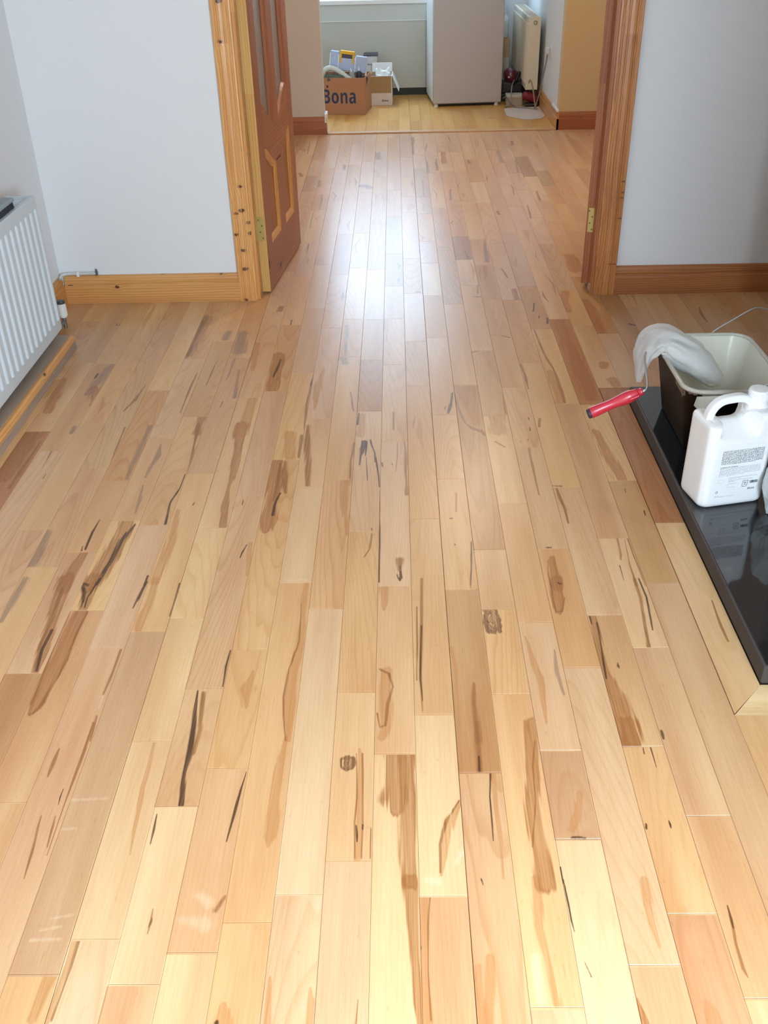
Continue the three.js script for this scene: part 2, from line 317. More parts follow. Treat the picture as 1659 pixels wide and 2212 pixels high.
s('heart',-0.859,-1.974,0.0202, -0.849,-1.846,0.0162, -0.836,-1.740,0.0141, -0.830,-1.663,0.0108, -0.826,-1.621,0.0064);
s('brown',-0.856,-1.934,0.0040, -0.846,-1.810,0.0053, -0.844,-1.718,0.0052, -0.828,-1.626,0.0028);
s('dark',-0.833,-1.769,0.0037, -0.835,-1.701,0.0037, -0.824,-1.626,0.0028);
s('heart',-0.782,-1.839,0.0192, -0.784,-1.728,0.0221, -0.786,-1.610,0.0183, -0.789,-1.531,0.0171, -0.794,-1.493,0.0067);
s('brown',-0.766,-1.835,0.0027, -0.770,-1.756,0.0026, -0.766,-1.662,0.0032, -0.774,-1.570,0.0042, -0.782,-1.507,0.0047, -0.794,-1.488,0.0040);
s('brown',-0.813,-1.839,0.0019, -0.809,-1.712,0.0026, -0.807,-1.621,0.0028, -0.803,-1.521,0.0041);
s('dark',-0.647,-1.956,0.0032, -0.654,-1.898,0.0055, -0.658,-1.849,0.0023);
s('tan',-0.626,-1.969,0.0088, -0.625,-1.854,0.0115, -0.629,-1.771,0.0134);
s('dark',-0.562,-1.948,0.0024, -0.559,-1.853,0.0038, -0.562,-1.817,0.0015);
s('brown',-0.651,-1.698,0.0036, -0.651,-1.618,0.0039, -0.654,-1.548,0.0027);
s('pale',-0.654,-1.548,0.0021, -0.652,-1.505,0.0017);  // white glint painted into the board colour
s('brown',-0.651,-1.482,0.0020, -0.645,-1.411,0.0026);
s('dark',-0.396,-1.689,0.0022, -0.399,-1.635,0.0025, -0.396,-1.569,0.0014);
s('grey',-0.960,-1.976,0.0105, -0.964,-1.892,0.0142, -0.966,-1.806,0.0069);
s('grey',-0.973,-2.190,0.0148, -0.968,-2.078,0.0201, -0.971,-1.961,0.0217);
s('heart',-1.205,-2.783,0.0311, -1.198,-2.636,0.0269, -1.193,-2.491,0.0258);
s('brown',-1.154,-2.717,0.0041, -1.157,-2.556,0.0058, -1.157,-2.427,0.0056);
s('brown',-0.903,-2.806,0.0042, -0.895,-2.647,0.0040, -0.884,-2.469,0.0038);
s('grey',-0.822,-2.814,0.0078, -0.819,-2.615,0.0098, -0.820,-2.472,0.0047);
s('grey',-0.761,-2.689,0.0025, -0.755,-2.613,0.0088, -0.763,-2.535,0.0062, -0.765,-2.479,0.0038);
s('grey',-0.762,-2.434,0.0023, -0.756,-2.364,0.0064, -0.750,-2.280,0.0022);
s('brown',-0.664,-2.820,0.0104, -0.653,-2.670,0.0045, -0.639,-2.523,0.0076, -0.627,-2.369,0.0055);
s('dark',-0.648,-2.495,0.0014, -0.649,-2.413,0.0023, -0.662,-2.336,0.0036, -0.654,-2.229,0.0039, -0.655,-2.130,0.0034, -0.650,-2.057,0.0017);
s('tan',-0.631,-2.293,0.0067, -0.620,-2.167,0.0154, -0.623,-2.057,0.0165, -0.627,-1.955,0.0144);
s('dark',-0.842,-2.250,0.0013, -0.847,-2.187,0.0026, -0.844,-2.105,0.0030);
s('dark',-0.855,-2.120,0.0021, -0.853,-2.098,0.0025);
s('heart',-0.520,-2.805,0.0257, -0.511,-2.646,0.0177, -0.502,-2.509,0.0123, -0.506,-2.409,0.0064, -0.500,-2.307,0.0098, -0.490,-2.210,0.0113);
s('dark',-0.414,-2.117,0.0017, -0.421,-2.081,0.0025, -0.424,-2.056,0.0012);
s('tan',-0.404,-2.124,0.0059, -0.399,-2.017,0.0065, -0.398,-1.977,0.0024);
s('brown',-1.100,-2.705,0.0041, -1.097,-2.613,0.0035, -1.096,-2.545,0.0019);
s('brown',-1.073,-2.511,0.0019, -1.074,-2.483,0.0024);
s('dark',-0.650,-1.982,0.0028, -0.650,-1.942,0.0036);
s('dark',-0.592,-2.334,0.0018, -0.594,-2.321,0.0031);
s('dark',-0.453,-2.343,0.0014, -0.453,-2.318,0.0013);
s('dark',-0.113,-2.685,0.0079, -0.119,-2.634,0.0097, -0.123,-2.594,0.0048, -0.125,-2.536,0.0024);
s('dark',-0.107,-2.685,0.0035, -0.109,-2.594,0.0029);
s('dark',-0.096,-2.695,0.0030, -0.080,-2.603,0.0034, -0.079,-2.554,0.0019);
s('dark',-0.077,-2.583,0.0024, -0.066,-2.460,0.0028, -0.064,-2.407,0.0018);
s('dark',-0.106,-2.584,0.0014, -0.099,-2.443,0.0014);
s('brown',-0.145,-2.676,0.0039, -0.153,-2.556,0.0038, -0.151,-2.454,0.0028);
s('brown',0.013,-2.702,0.0035, 0.015,-2.561,0.0048, 0.015,-2.413,0.0046, 0.015,-2.361,0.0049);
s('brown',-0.010,-2.682,0.0020, -0.011,-2.581,0.0024, -0.015,-2.496,0.0009);
s('dark',-0.058,-2.549,0.0033, -0.056,-2.525,0.0028);
s('dark',-0.027,-2.543,0.0014, -0.026,-2.534,0.0014);
s('heart',-0.376,-2.573,0.0173, -0.373,-2.451,0.0232, -0.370,-2.337,0.0243, -0.369,-2.238,0.0200, -0.371,-2.184,0.0128);
s('brown',-0.367,-2.553,0.0038, -0.364,-2.468,0.0047, -0.366,-2.337,0.0054);
s('dark',-0.350,-2.379,0.0036, -0.360,-2.320,0.0036, -0.360,-2.262,0.0044);
s('brown',-0.354,-2.562,0.0096, -0.336,-2.379,0.0064);
s('tan',-0.354,-2.745,0.0202, -0.344,-2.641,0.0216, -0.344,-2.586,0.0193);
s('brown',-0.317,-2.733,0.0070, -0.313,-2.590,0.0058);
s('brown',-0.302,-2.798,0.0102, -0.286,-2.589,0.0097, -0.274,-2.421,0.0074);
s('tan',-0.165,-2.445,0.0139, -0.162,-2.315,0.0098, -0.148,-2.156,0.0042);
s('dark',-0.063,-2.380,0.0014, -0.060,-2.231,0.0017, -0.059,-2.095,0.0021, -0.059,-1.943,0.0016);
s('dark',-0.006,-2.012,0.0020, -0.003,-1.962,0.0035, -0.006,-1.952,0.0024);
s('dark',-0.013,-1.975,0.0020, -0.011,-1.959,0.0020);
s('brown',-0.006,-2.037,0.0121, -0.008,-1.995,0.0056);
s('brown',0.158,-2.366,0.0027, 0.152,-2.266,0.0022);
s('dark',0.133,-2.233,0.0030, 0.139,-2.233,0.0030);
s('dark',0.184,-2.118,0.0012, 0.178,-2.019,0.0028, 0.169,-1.926,0.0019);
s('dark',0.140,-2.108,0.0021, 0.140,-2.102,0.0016);
s('dark',-0.082,-2.189,0.0017, -0.081,-2.177,0.0013);
s('brown',-0.081,-2.162,0.0025, -0.086,-2.088,0.0025, -0.099,-2.053,0.0020);
s('brown',0.226,-2.775,0.0040, 0.258,-2.737,0.0060, 0.275,-2.704,0.0059, 0.276,-2.593,0.0048);
s('brown',0.297,-2.673,0.0044, 0.323,-2.636,0.0029);
s('brown',0.188,-3.017,0.0041, 0.195,-2.903,0.0040, 0.211,-2.806,0.0048, 0.230,-2.758,0.0047, 0.259,-2.748,0.0068, 0.272,-2.716,0.0038);
s('dark',0.181,-3.028,0.0037, 0.177,-2.996,0.0059, 0.169,-2.924,0.0067, 0.159,-2.875,0.0035);
s('dark',0.154,-2.925,0.0018, 0.149,-2.905,0.0018);
s('tan',0.233,-3.074,0.0280, 0.231,-2.932,0.0252, 0.246,-2.804,0.0174);
s('brown',0.398,-2.626,0.0045, 0.396,-2.535,0.0040, 0.394,-2.423,0.0029, 0.394,-2.349,0.0022);
s('brown',0.447,-2.387,0.0035, 0.449,-2.335,0.0054, 0.456,-2.276,0.0040, 0.454,-2.202,0.0024);
s('dark',0.416,-2.755,0.0014, 0.414,-2.740,0.0014);
s('dark',0.401,-2.688,0.0014, 0.399,-2.673,0.0014);
s('dark',0.376,-2.674,0.0014, 0.375,-2.663,0.0014);
s('rust',0.623,-2.730,0.0141, 0.627,-2.655,0.0138, 0.630,-2.577,0.0162, 0.642,-2.481,0.0164, 0.643,-2.436,0.0162);
s('dark',0.643,-2.379,0.0016, 0.641,-2.355,0.0013);
s('tan',0.689,-2.378,0.0127, 0.686,-2.305,0.0155, 0.700,-2.258,0.0092);
s('dark',0.672,-2.259,0.0021, 0.670,-2.236,0.0018);
s('brown',0.436,-2.400,0.0032, 0.461,-2.396,0.0051);
s('dark',0.378,-2.086,0.0029, 0.390,-2.086,0.0029);
s('heart',0.388,-2.040,0.0080, 0.382,-2.006,0.0108, 0.382,-1.944,0.0144, 0.385,-1.911,0.0143);
s('heart',0.385,-1.949,0.0155, 0.380,-1.885,0.0167, 0.374,-1.836,0.0127, 0.373,-1.811,0.0052);
s('brown',0.375,-2.031,0.0017, 0.368,-1.968,0.0022, 0.367,-1.916,0.0019);
s('brown',0.369,-1.936,0.0023, 0.365,-1.873,0.0023, 0.366,-1.815,0.0030, 0.381,-1.818,0.0030, 0.395,-1.872,0.0023);
s('dark',0.387,-1.933,0.0019, 0.392,-1.928,0.0035);
s('dark',0.389,-1.930,0.0017, 0.394,-1.927,0.0025);
s('brown',0.571,-2.123,0.0038, 0.567,-2.051,0.0043, 0.562,-2.027,0.0023);
s('dark',0.554,-2.002,0.0014, 0.552,-1.940,0.0011);
s('brown',0.599,-2.123,0.0018, 0.598,-2.051,0.0020, 0.600,-1.992,0.0020, 0.601,-1.916,0.0016);
s('brown',0.590,-2.118,0.0012, 0.580,-2.002,0.0028, 0.579,-1.917,0.0033);
s('brown',0.579,-1.945,0.0039, 0.578,-1.869,0.0049, 0.566,-1.762,0.0040, 0.558,-1.687,0.0046);
s('dark',0.590,-1.945,0.0019, 0.593,-1.869,0.0023, 0.583,-1.773,0.0022, 0.580,-1.745,0.0014);
s('brown',0.747,-1.853,0.0022, 0.741,-1.765,0.0036, 0.741,-1.703,0.0028);
r('knot',0.211,-1.790,0.0207,0.0538);
s('dark',0.200,-1.783,0.0029, 0.203,-1.780,0.0033);
s('brown',0.189,-1.839,0.0053, 0.199,-1.815,0.0052);
s('brown',0.049,-1.956,0.0035, 0.043,-1.771,0.0033, 0.037,-1.608,0.0038, 0.039,-1.487,0.0020);
s('dark',0.043,-1.771,0.0015, 0.039,-1.660,0.0018, 0.036,-1.588,0.0024, 0.040,-1.519,0.0013);
s('brown',0.034,-1.842,0.0019, 0.032,-1.703,0.0022, 0.028,-1.583,0.0021);
s('tan',-0.045,-1.919,0.0101, -0.043,-1.862,0.0084, -0.045,-1.831,0.0045);
s('tan',-0.036,-1.614,0.0125, -0.039,-1.559,0.0136, -0.039,-1.511,0.0133, -0.042,-1.442,0.0117, -0.048,-1.412,0.0096);
s('brown',-0.053,-1.620,0.0031, -0.032,-1.604,0.0038, -0.024,-1.564,0.0031, -0.034,-1.511,0.0040, -0.040,-1.447,0.0029, -0.051,-1.442,0.0026, -0.057,-1.483,0.0026);
s('tan',0.108,-1.691,0.0032, 0.116,-1.627,0.0028, 0.115,-1.528,0.0023, 0.115,-1.418,0.0019);
s('brown',0.152,-1.571,0.0044, 0.149,-1.509,0.0080, 0.149,-1.402,0.0095);
s('dark',-0.008,-1.957,0.0039, -0.006,-1.950,0.0028);
s('brown',0.172,-1.953,0.0024, 0.168,-1.914,0.0019);
s('heart',-0.457,-3.385,0.0220, -0.449,-3.215,0.0202, -0.448,-3.077,0.0213);
s('dark',-0.443,-3.338,0.0033, -0.449,-3.259,0.0051, -0.455,-3.182,0.0027);
s('grey',-0.210,-3.665,0.0071, -0.204,-3.472,0.0082, -0.203,-3.363,0.0047);
s('grey',-0.213,-3.340,0.0188, -0.201,-3.294,0.0139);
s('dark',-0.312,-3.310,0.0023, -0.309,-3.209,0.0032, -0.313,-3.103,0.0036);
s('brown',-0.313,-3.103,0.0040, -0.317,-2.954,0.0056, -0.310,-2.771,0.0053);
s('brown',-0.023,-2.887,0.0025, -0.022,-2.762,0.0028);
s('dark',-0.138,-2.882,0.0025, -0.140,-2.801,0.0037);
s('tan',-0.125,-2.872,0.0109, -0.129,-2.731,0.0145);
s('brown',-0.171,-3.047,0.0035, -0.157,-2.901,0.0038);
s('dark',0.078,-4.040,0.0044, 0.094,-4.039,0.0044);
s('dark',-0.438,-3.737,0.0021, -0.437,-3.662,0.0020);
s('heart',-0.494,-3.889,0.0107, -0.500,-3.817,0.0116);
s('rust',-1.221,-3.177,0.0205, -1.208,-3.050,0.0169, -1.201,-2.931,0.0164);
s('grey',-1.065,-3.306,0.0211, -1.083,-3.172,0.0255, -1.095,-3.069,0.0169);
s('heart',-1.082,-3.114,0.0151, -1.055,-2.990,0.0215);
s('dark',-1.103,-3.233,0.0041, -1.104,-3.197,0.0036);
s('brown',-0.907,-3.131,0.0020, -0.916,-3.018,0.0064, -0.936,-2.927,0.0024);
s('brown',-0.738,-3.226,0.0015, -0.741,-3.067,0.0054, -0.740,-2.905,0.0019);
s('grey',-0.804,-3.773,0.0291, -0.802,-3.564,0.0311, -0.803,-3.386,0.0214);
s('brown',-0.799,-3.741,0.0052, -0.801,-3.494,0.0055, -0.803,-3.386,0.0048);
s('grey',-0.677,-3.616,0.0157, -0.684,-3.545,0.0144);
s('grey',-0.618,-3.353,0.0048, -0.620,-3.215,0.0066, -0.624,-3.155,0.0025);
s('grey',-0.589,-3.251,0.0067, -0.572,-3.017,0.0063);
s('grey',-0.619,-3.599,0.0279, -0.612,-3.418,0.0268);
s('brown',-0.608,-2.985,0.0029, -0.611,-2.943,0.0019);
s('tan',-0.505,-3.004,0.0165, -0.509,-2.867,0.0187, -0.512,-2.748,0.0226);
s('dark',-1.152,-3.730,0.0023, -1.151,-3.704,0.0023);
s('dark',-1.140,-3.729,0.0023, -1.140,-3.703,0.0023);
s('grey',-1.073,-2.815,0.0084, -1.071,-2.775,0.0083);
s('heart',-0.663,-2.867,0.0122, -0.657,-2.753,0.0136);
s('tan',-0.556,-3.484,0.0217, -0.537,-3.249,0.0103);
s('rust',0.659,-4.038,0.0253, 0.641,-3.709,0.0257, 0.642,-3.433,0.0262, 0.651,-3.211,0.0287, 0.648,-2.969,0.0234);
s('rust',0.711,-4.002,0.0194, 0.692,-3.781,0.0185);
s('brown',0.531,-3.585,0.0037, 0.539,-3.348,0.0045, 0.557,-3.191,0.0048, 0.557,-3.025,0.0055, 0.554,-2.942,0.0058);
s('tan',0.543,-3.192,0.0162, 0.536,-2.942,0.0179);
s('brown',0.443,-3.260,0.0044, 0.447,-3.150,0.0052, 0.445,-3.050,0.0028);
s('brown',0.356,-3.064,0.0028, 0.351,-2.949,0.0032, 0.349,-2.859,0.0018);
s('brown',0.275,-3.378,0.0045, 0.298,-3.386,0.0035);
s('brown',0.402,-3.528,0.0047, 0.427,-3.515,0.0046);
s('grey',0.325,-3.969,0.0068, 0.347,-3.967,0.0068);
s('grey',0.348,-4.140,0.0047, 0.341,-4.004,0.0046);
s('dark',0.567,-3.880,0.0028, 0.553,-3.788,0.0033);
s('dark',0.569,-3.734,0.0027, 0.566,-3.712,0.0027);
s('dark',0.600,-3.711,0.0048, 0.592,-3.653,0.0053);
s('heart',0.504,-4.046,0.0150, 0.502,-3.867,0.0145);
s('rust',0.786,-3.901,0.0145, 0.786,-3.673,0.0265, 0.782,-3.506,0.0215);
s('dark',0.913,-3.632,0.0063, 0.934,-3.617,0.0073);
s('rust',0.741,-3.255,0.0145, 0.733,-3.225,0.0144);
s('rust',0.749,-3.116,0.0186, 0.750,-3.072,0.0184);
s('dark',0.420,-2.832,0.0017, 0.420,-2.818,0.0017);
s('dark',0.416,-2.763,0.0017, 0.415,-2.748,0.0017);
s('brown',0.456,-2.826,0.0052, 0.448,-2.770,0.0051);
s('tan',0.315,-2.845,0.0263, 0.310,-2.737,0.0256);
s('grey',0.697,-6.848,0.0297, 0.676,-6.411,0.0229);
s('grey',0.768,-6.487,0.0077, 0.721,-5.776,0.0081);
s('grey',0.310,-5.761,0.0047, 0.290,-5.354,0.0110);
s('heart',0.319,-6.914,0.0151, 0.304,-6.415,0.0154);
s('brown',0.256,-6.531,0.0065, 0.249,-6.231,0.0088);
s('grey',0.196,-6.480,0.0065, 0.195,-6.032,0.0110);
s('brown',0.803,-5.679,0.0069, 0.795,-5.484,0.0100);
s('grey',0.433,-4.810,0.0060, 0.413,-4.434,0.0159);
s('brown',0.154,-5.962,0.0048, 0.149,-5.467,0.0045);
s('brown',0.716,-5.385,0.0055, 0.694,-4.932,0.0051);
s('brown',0.115,-7.228,0.0086, 0.110,-6.601,0.0066);
s('brown',0.473,-4.329,0.0037, 0.488,-4.204,0.0045);
s('brown',0.324,-4.590,0.0048, 0.333,-4.438,0.0047);
s('rust',0.812,-4.500,0.0282, 0.808,-4.297,0.0361);
s('brown',-0.133,-6.740,0.0243, -0.120,-6.563,0.0211);
s('brown',0.798,-7.030,0.0110, 0.791,-6.902,0.0108);
s('brown',-0.341,-6.414,0.0104, -0.326,-6.200,0.0101);
s('brown',-0.610,-6.223,0.0127, -0.591,-6.144,0.0125);
s('heart',-0.476,-6.011,0.0246, -0.474,-5.890,0.0241);
s('brown',-0.241,-5.896,0.0361, -0.143,-5.832,0.0357);
s('brown',0.458,-6.514,0.0104, 0.464,-6.401,0.0128);
s('brown',0.541,-5.277,0.0108, 0.546,-5.218,0.0085);
const boards = [];
{
  const rnd = rng(2024);
  const addBoard = (k, x0, x1, zn, zf, zone) => { if (zn - zf > 0.015) boards.push({ k, x0, x1, z0: zn, z1: zf, zone, seed: Math.floor(rnd() * 1e6), marks: [], tone: null }); };
  const fill = (k, x0, x1, near, far, fixed, zone) => {
    const cuts = [near, ...fixed.filter((z) => z < near - 0.1 && z > far + 0.08), far], out = [near];
    for (let i = 1; i < cuts.length; i++) {
      let a = out[out.length - 1]; const b = cuts[i];
      if (a - b < 0.1 && i < cuts.length - 1) continue;
      const known = fixed.length && i < cuts.length - 1;
      while (a - b > (known ? 1.05 : 0.85)) { const len = 0.32 + rnd() * 0.5; if (a - len - b < 0.15) break; a -= len; out.push(a); }
      out.push(b);
    }
    for (let i = 1; i < out.length; i++) addBoard(k, x0, x1, out[i - 1], out[i], zone || ((out[i - 1] + out[i]) / 2 > -4.06 ? 'main' : 'hall'));
  };
  for (let k = -19; k <= 21; k++) {
    const x0 = Math.max(X0 + k * BW, -1.44), x1 = Math.min(X0 + (k + 1) * BW, 1.9), fixed = buttsAt[k] || [], inHall = k >= -13 && k <= 21;
    const doorway = x1 > -0.6 && x0 < 0.83, far = inHall ? -7.375 : -3.985;
    const spans = k >= 7 ? [[-0.05 - rnd() * 0.2, -1.47], [-3.045, far]] : [[-0.05 - rnd() * 0.25, far]];
    for (const [a, b] of spans) {
      if (k === 7 && a > -1) { fill(k, x0, x1, a, b, []); continue; }
      if (k >= 14 && a > -1) { fill(k, x0, x1, a, -1.4, []); continue; }
      if (doorway || b > -4) fill(k, x0, x1, a, b, fixed);
      else { fill(k, x0, x1, a, -3.985, fixed, 'main'); fill(k, x0, x1, -4.1, b, [], 'hall'); }
    }
  }
  // the border that frames the hearth: a long edge strip, mitred pieces across the near and far ends
  addBoard(7, 0.688, 0.768, -1.471, -2.2, 'main'); addBoard(7, 0.688, 0.768, -2.2, -3.045, 'main');
  boards[boards.length - 1].tone = [176, 120, 78]; boards[boards.length - 2].tone = [212, 168, 122]; boards[boards.length - 2].mitre = true;
  addBoard(99, 0.688, 1.27, -1.47, -1.558, 'main'); boards[boards.length - 1].tone = [222, 190, 146]; boards[boards.length - 1].cross = true;
  addBoard(98, 0.768, 1.27, -2.957, -3.045, 'main'); boards[boards.length - 1].tone = TONES.brown;
  for (let k = -13; k <= 12; k++) fill(k, X0 + k * BW, Math.min(X0 + (k + 1) * BW, 1.168), -7.41 - rnd() * 0.01, -8.98, [], 'kitchen');
  const names = ['normal', 'normal', 'normal', 'blush', 'pale', 'tan', 'dull', 'normal', 'blush', 'normal'];
  const under = (x, z) => boards.find((b) => b.zone !== 'kitchen' && x >= b.x0 && x < b.x1 && z <= b.z0 && z > b.z1);
  for (const [n, x, z] of toneSpots) { const b = under(x, z); if (b && !b.tone) b.tone = TONES[n].map((c, i) => lerp(TONES.normal[i], c, 0.58)); }
  for (const m of marks) { let x = 0, z = 0; for (const p of m.p) { x += p[0]; z += p[1]; } const b = under(x / m.p.length, z / m.p.length) || under(m.p[0][0], m.p[0][1]); if (b) b.marks.push(m); }
  for (const b of boards) {
    const q = rng(b.seed), far = b.zone === 'hall';
    if (!b.tone) { const t = b.zone === 'kitchen' ? TONES.yellow : TONES[names[Math.floor(q() * names.length)]], j = (q() - 0.5) * 9; b.tone = t.map((c, i) => (b.zone === 'kitchen' ? c : lerp(TONES.normal[i], c, 0.42)) + j * (0.8 + 0.15 * i)); if (far) b.tone = b.tone.map((c, i) => c + [-3, 2, 10][i]); if (q() < 0.06 && far) b.tone = [182, 142, 104]; }
    if (!b.marks.length && b.zone !== 'kitchen' && q() < (far ? 0.4 : 0.3)) {
      const kinds = ['brown', 'tan', 'tan', 'grey', 'tan', 'brown'], L = b.z0 - b.z1, n = 1 + Math.floor(q() * 2);
      for (let i = 0; i < n; i++) { const x = lerp(b.x0 + 0.008, b.x1 - 0.008, q()), z = lerp(b.z0, b.z1, q() * 0.7), len = 0.08 + q() * 0.3, w = 0.002 + q() * 0.006, kind = kinds[Math.floor(q() * 6)]; b.marks.push({ kind, p: [[x, z, w * 0.4], [x + (q() - 0.5) * 0.02, z - len / 2, w * (kind === 'tan' ? 2 : 1)], [x + (q() - 0.5) * 0.03, z - len, w * 0.3]] }); }
    }
  }
}
const MARK = { dark: [[78, 50, 30], 0.85, 0.42], brown: [[142, 90, 48], 0.74, 0.6], tan: [[182, 120, 66], 0.72, 0.5], heart: [[154, 96, 50], 0.88, 0.4], grey: [[138, 108, 86], 0.62, 0.6], pale: [[238, 218, 192], 0.3, 0.95], rust: [[160, 92, 50], 0.75, 0.5], knot: [[118, 76, 46], 0.85, 0.4] };
function paintTile(x0, x1, z0, z1, W, H, zone) {       // colour of the wood itself, laid out in floor metres
  const d = new Uint8Array(W * H * 4), sx = (x1 - x0) / W, sz = (z0 - z1) / H;
  for (const b of boards) {
    if (b.x1 <= x0 || b.x0 >= x1 || b.zone !== zone) continue;
    const i0 = Math.max(0, Math.floor((b.x0 - x0) / sx) - 1), i1 = Math.min(W - 1, Math.ceil((b.x1 - x0) / sx) + 1), j0 = Math.max(0, Math.floor((z0 - b.z0) / sz) - 1), j1 = Math.min(H - 1, Math.ceil((z0 - b.z1) / sz) + 1);
    const q = rng(b.seed + 5), o = q() * 250, o2 = q() * 250, xc = lerp(b.x0, b.x1, q() * 1.6 - 0.3), flat = q() < 0.55, ca = 3 + q() * 5, cb = (q() < 0.5 ? -1 : 1) * (3 + q() * 7), warm = (q() - 0.5) * 2, rc = (flat ? 4 : 1.5) + q() * (flat ? 9 : 3), t = b.tone, cross = !!b.cross;
    for (let j = j0; j <= j1; j++) for (let i = i0; i <= i1; i++) {
      let x = x0 + (i + 0.5) * sx, z = z0 - (j + 0.5) * sz; const X = x, Z = z; if (cross) { if (X - 0.688 < (-1.47 - Z) * 0.92) continue; x = Z; z = X; }
      const n1 = noise(x * 16 + o, z * 1.7 + o2), n2 = noise(x * 55 + o2, z * 5 + o), dx = (x - xc) / BW;
      const u = flat ? dx * dx * ca + z * cb + n1 * 2.2 + n2 * 0.7 : dx * 9 + n1 * 1.8 + n2 * 0.5, f = u - Math.floor(u);
      const ring = sstep(0.55, 0.95, f) * sstep(1, 0.95, f), fib = noise(x * 1100 + o, z * 22) - 0.5, fleck = noise(x * 380 + o2, z * 60 + o), k = (j * W + i) * 4;
      const l = (n1 - 0.5) * 20 + (n2 - 0.5) * 9 + fib * 10 - ring * rc - (fleck > 0.9 ? (fleck - 0.9) * 110 : 0);
      d[k] = clamp(t[0] + l * 0.8 + warm * 2, 0, 255); d[k + 1] = clamp(t[1] + l + (n1 - 0.5) * 5, 0, 255); d[k + 2] = clamp(t[2] + l * 1.15 - warm * 5, 0, 255); d[k + 3] = 255;
    }
    for (const m of b.marks) {
      const [col, alpha, soft] = MARK[m.kind]; let ax = 9, bx = -9, az = -99, bz = 99;
      const ex = m.knot ? Math.max(m.rx, m.rz) : 0;
      for (const p of m.p) { const e = p[2] * 1.8 + 0.004 + ex; ax = Math.min(ax, p[0] - e); bx = Math.max(bx, p[0] + e); az = Math.max(az, p[1] + e + 0.01); bz = Math.min(bz, p[1] - e - 0.01); }
      ax = Math.max(ax, b.x0); bx = Math.min(bx, b.x1); az = Math.min(az, b.z0); bz = Math.max(bz, b.z1);
      const a0 = Math.max(0, Math.floor((ax - x0) / sx)), a1 = Math.min(W - 1, Math.ceil((bx - x0) / sx)), c0 = Math.max(0, Math.floor((z0 - az) / sz)), c1 = Math.min(H - 1, Math.ceil((z0 - bz) / sz));
      for (let j = c0; j <= c1; j++) for (let i = a0; i <= a1; i++) {
        const x = x0 + (i + 0.5) * sx, z = z0 - (j + 0.5) * sz; let best = 9;
        if (m.knot) { const e = Math.hypot((x - m.p[0][0]) / m.rx, (z - m.p[0][1]) / m.rz) + (noise(x * 160, z * 90) - 0.5) * 0.3; const ringy = Math.abs(e - 0.82) / 0.28; best = Math.min(ringy, e < 0.82 ? 0.72 + 0.2 * Math.sin(e * 22) : 9); }
        else for (let n = 1; n < m.p.length; n++) {
          const p = m.p[n - 1], w = m.p[n], ux = w[0] - p[0], uz = w[1] - p[1], tt = clamp(((x - p[0]) * ux + (z - p[1]) * uz) / (ux * ux + uz * uz + 1e-9), 0, 1);
          const dd = Math.hypot(x - p[0] - ux * tt, (z - p[1] - uz * tt)) / lerp(p[2], w[2], tt); if (dd < best) best = dd;
        }
        const g = best + (noise(x * 260, z * 16) - 0.5) * 0.7 + (noise(x * 70 + 11, z * 9) - 0.5) * 0.6; let a = sstep(1 + soft * 0.5, 1 - soft, g) * alpha;
        if (m.kind === 'tan' || m.kind === 'heart' || m.kind === 'rust') a *= 0.62 + 0.38 * sstep(0.35, 0.95, g) + 0.25 * (noise(x * 120, z * 5 + 7) - 0.4);
        if (a <= 0.01) continue;
        a *= 0.62 + 0.62 * noise(x * 620, z * 12 + 40); a = clamp(a, 0, 0.95);
        const k = (j * W + i) * 4; for (let c = 0; c < 3; c++) d[k + c] = lerp(d[k + c], col[c], a);
      }
    }
  }
  const t = new THREE.DataTexture(d, W, H); t.colorSpace = THREE.SRGBColorSpace; t.magFilter = THREE.LinearFilter; t.minFilter = THREE.LinearMipmapLinearFilter; t.generateMipmaps = true; t.anisotropy = 16; t.needsUpdate = true;
  return { t, x0, x1, z0, z1 };
}
const woodRelief = (() => {
  const W = 256, H = 512, d = new Uint8Array(W * H * 4); for (let j = 0; j < H; j++) for (let i = 0; i < W; i++) { const v = 128 + (noise(i * 0.5, j * 0.03) - 0.5) * 120 + (noise(i * 0.06, j * 0.02 + 5) - 0.5) * 90, k = (j * W + i) * 4; d[k] = d[k + 1] = d[k + 2] = v; d[k + 3] = 255; }
  const t = new THREE.DataTexture(d, W, H); t.wrapS = t.wrapT = THREE.RepeatWrapping; t.magFilter = THREE.LinearFilter; t.repeat.set(6, 6); t.needsUpdate = true; return t;
})();
const tiles = { main: [paintTile(-1.475, X0, 0, -4.75, 2048, 2048, 'main'), paintTile(X0, 1.91, 0, -4.75, 2048, 2048, 'main')], hall: [paintTile(-1.0, 1.95, -3.5, -7.4, 1500, 1024, 'hall')], kitchen: [paintTile(-1.0, 1.2, -7.4, -9.0, 640, 640, 'kitchen')] };
const floorMats = {};
for (const z of Object.keys(tiles)) floorMats[z] = tiles[z].map((tile) => [0.285, 0.30, 0.315].map((rough) => new THREE.MeshPhysicalMaterial({ map: tile.t, roughness: rough, specularIntensity: 0.9, bumpMap: woodRelief, bumpScale: 0.00012 })));
const floorGroups = { main: structGroup('floor'), hall: structGroup('floor_hall'), kitchen: structGroup('floor_kitchen') };
const under = mat(new THREE.Color(0.07, 0.04, 0.02), 0.9);
struct('subfloor', box(-1.57, 2.63, -0.15, -0.007, -4.05, 0.72), under, floorGroups.main);
struct('subfloor', box(-1.57, 2.08, -0.15, -0.007, -7.395, -4.05), under, floorGroups.hall);
struct('subfloor', box(-1.73, 1.3, -0.15, -0.007, -9.7, -7.395), under, floorGroups.kitchen);
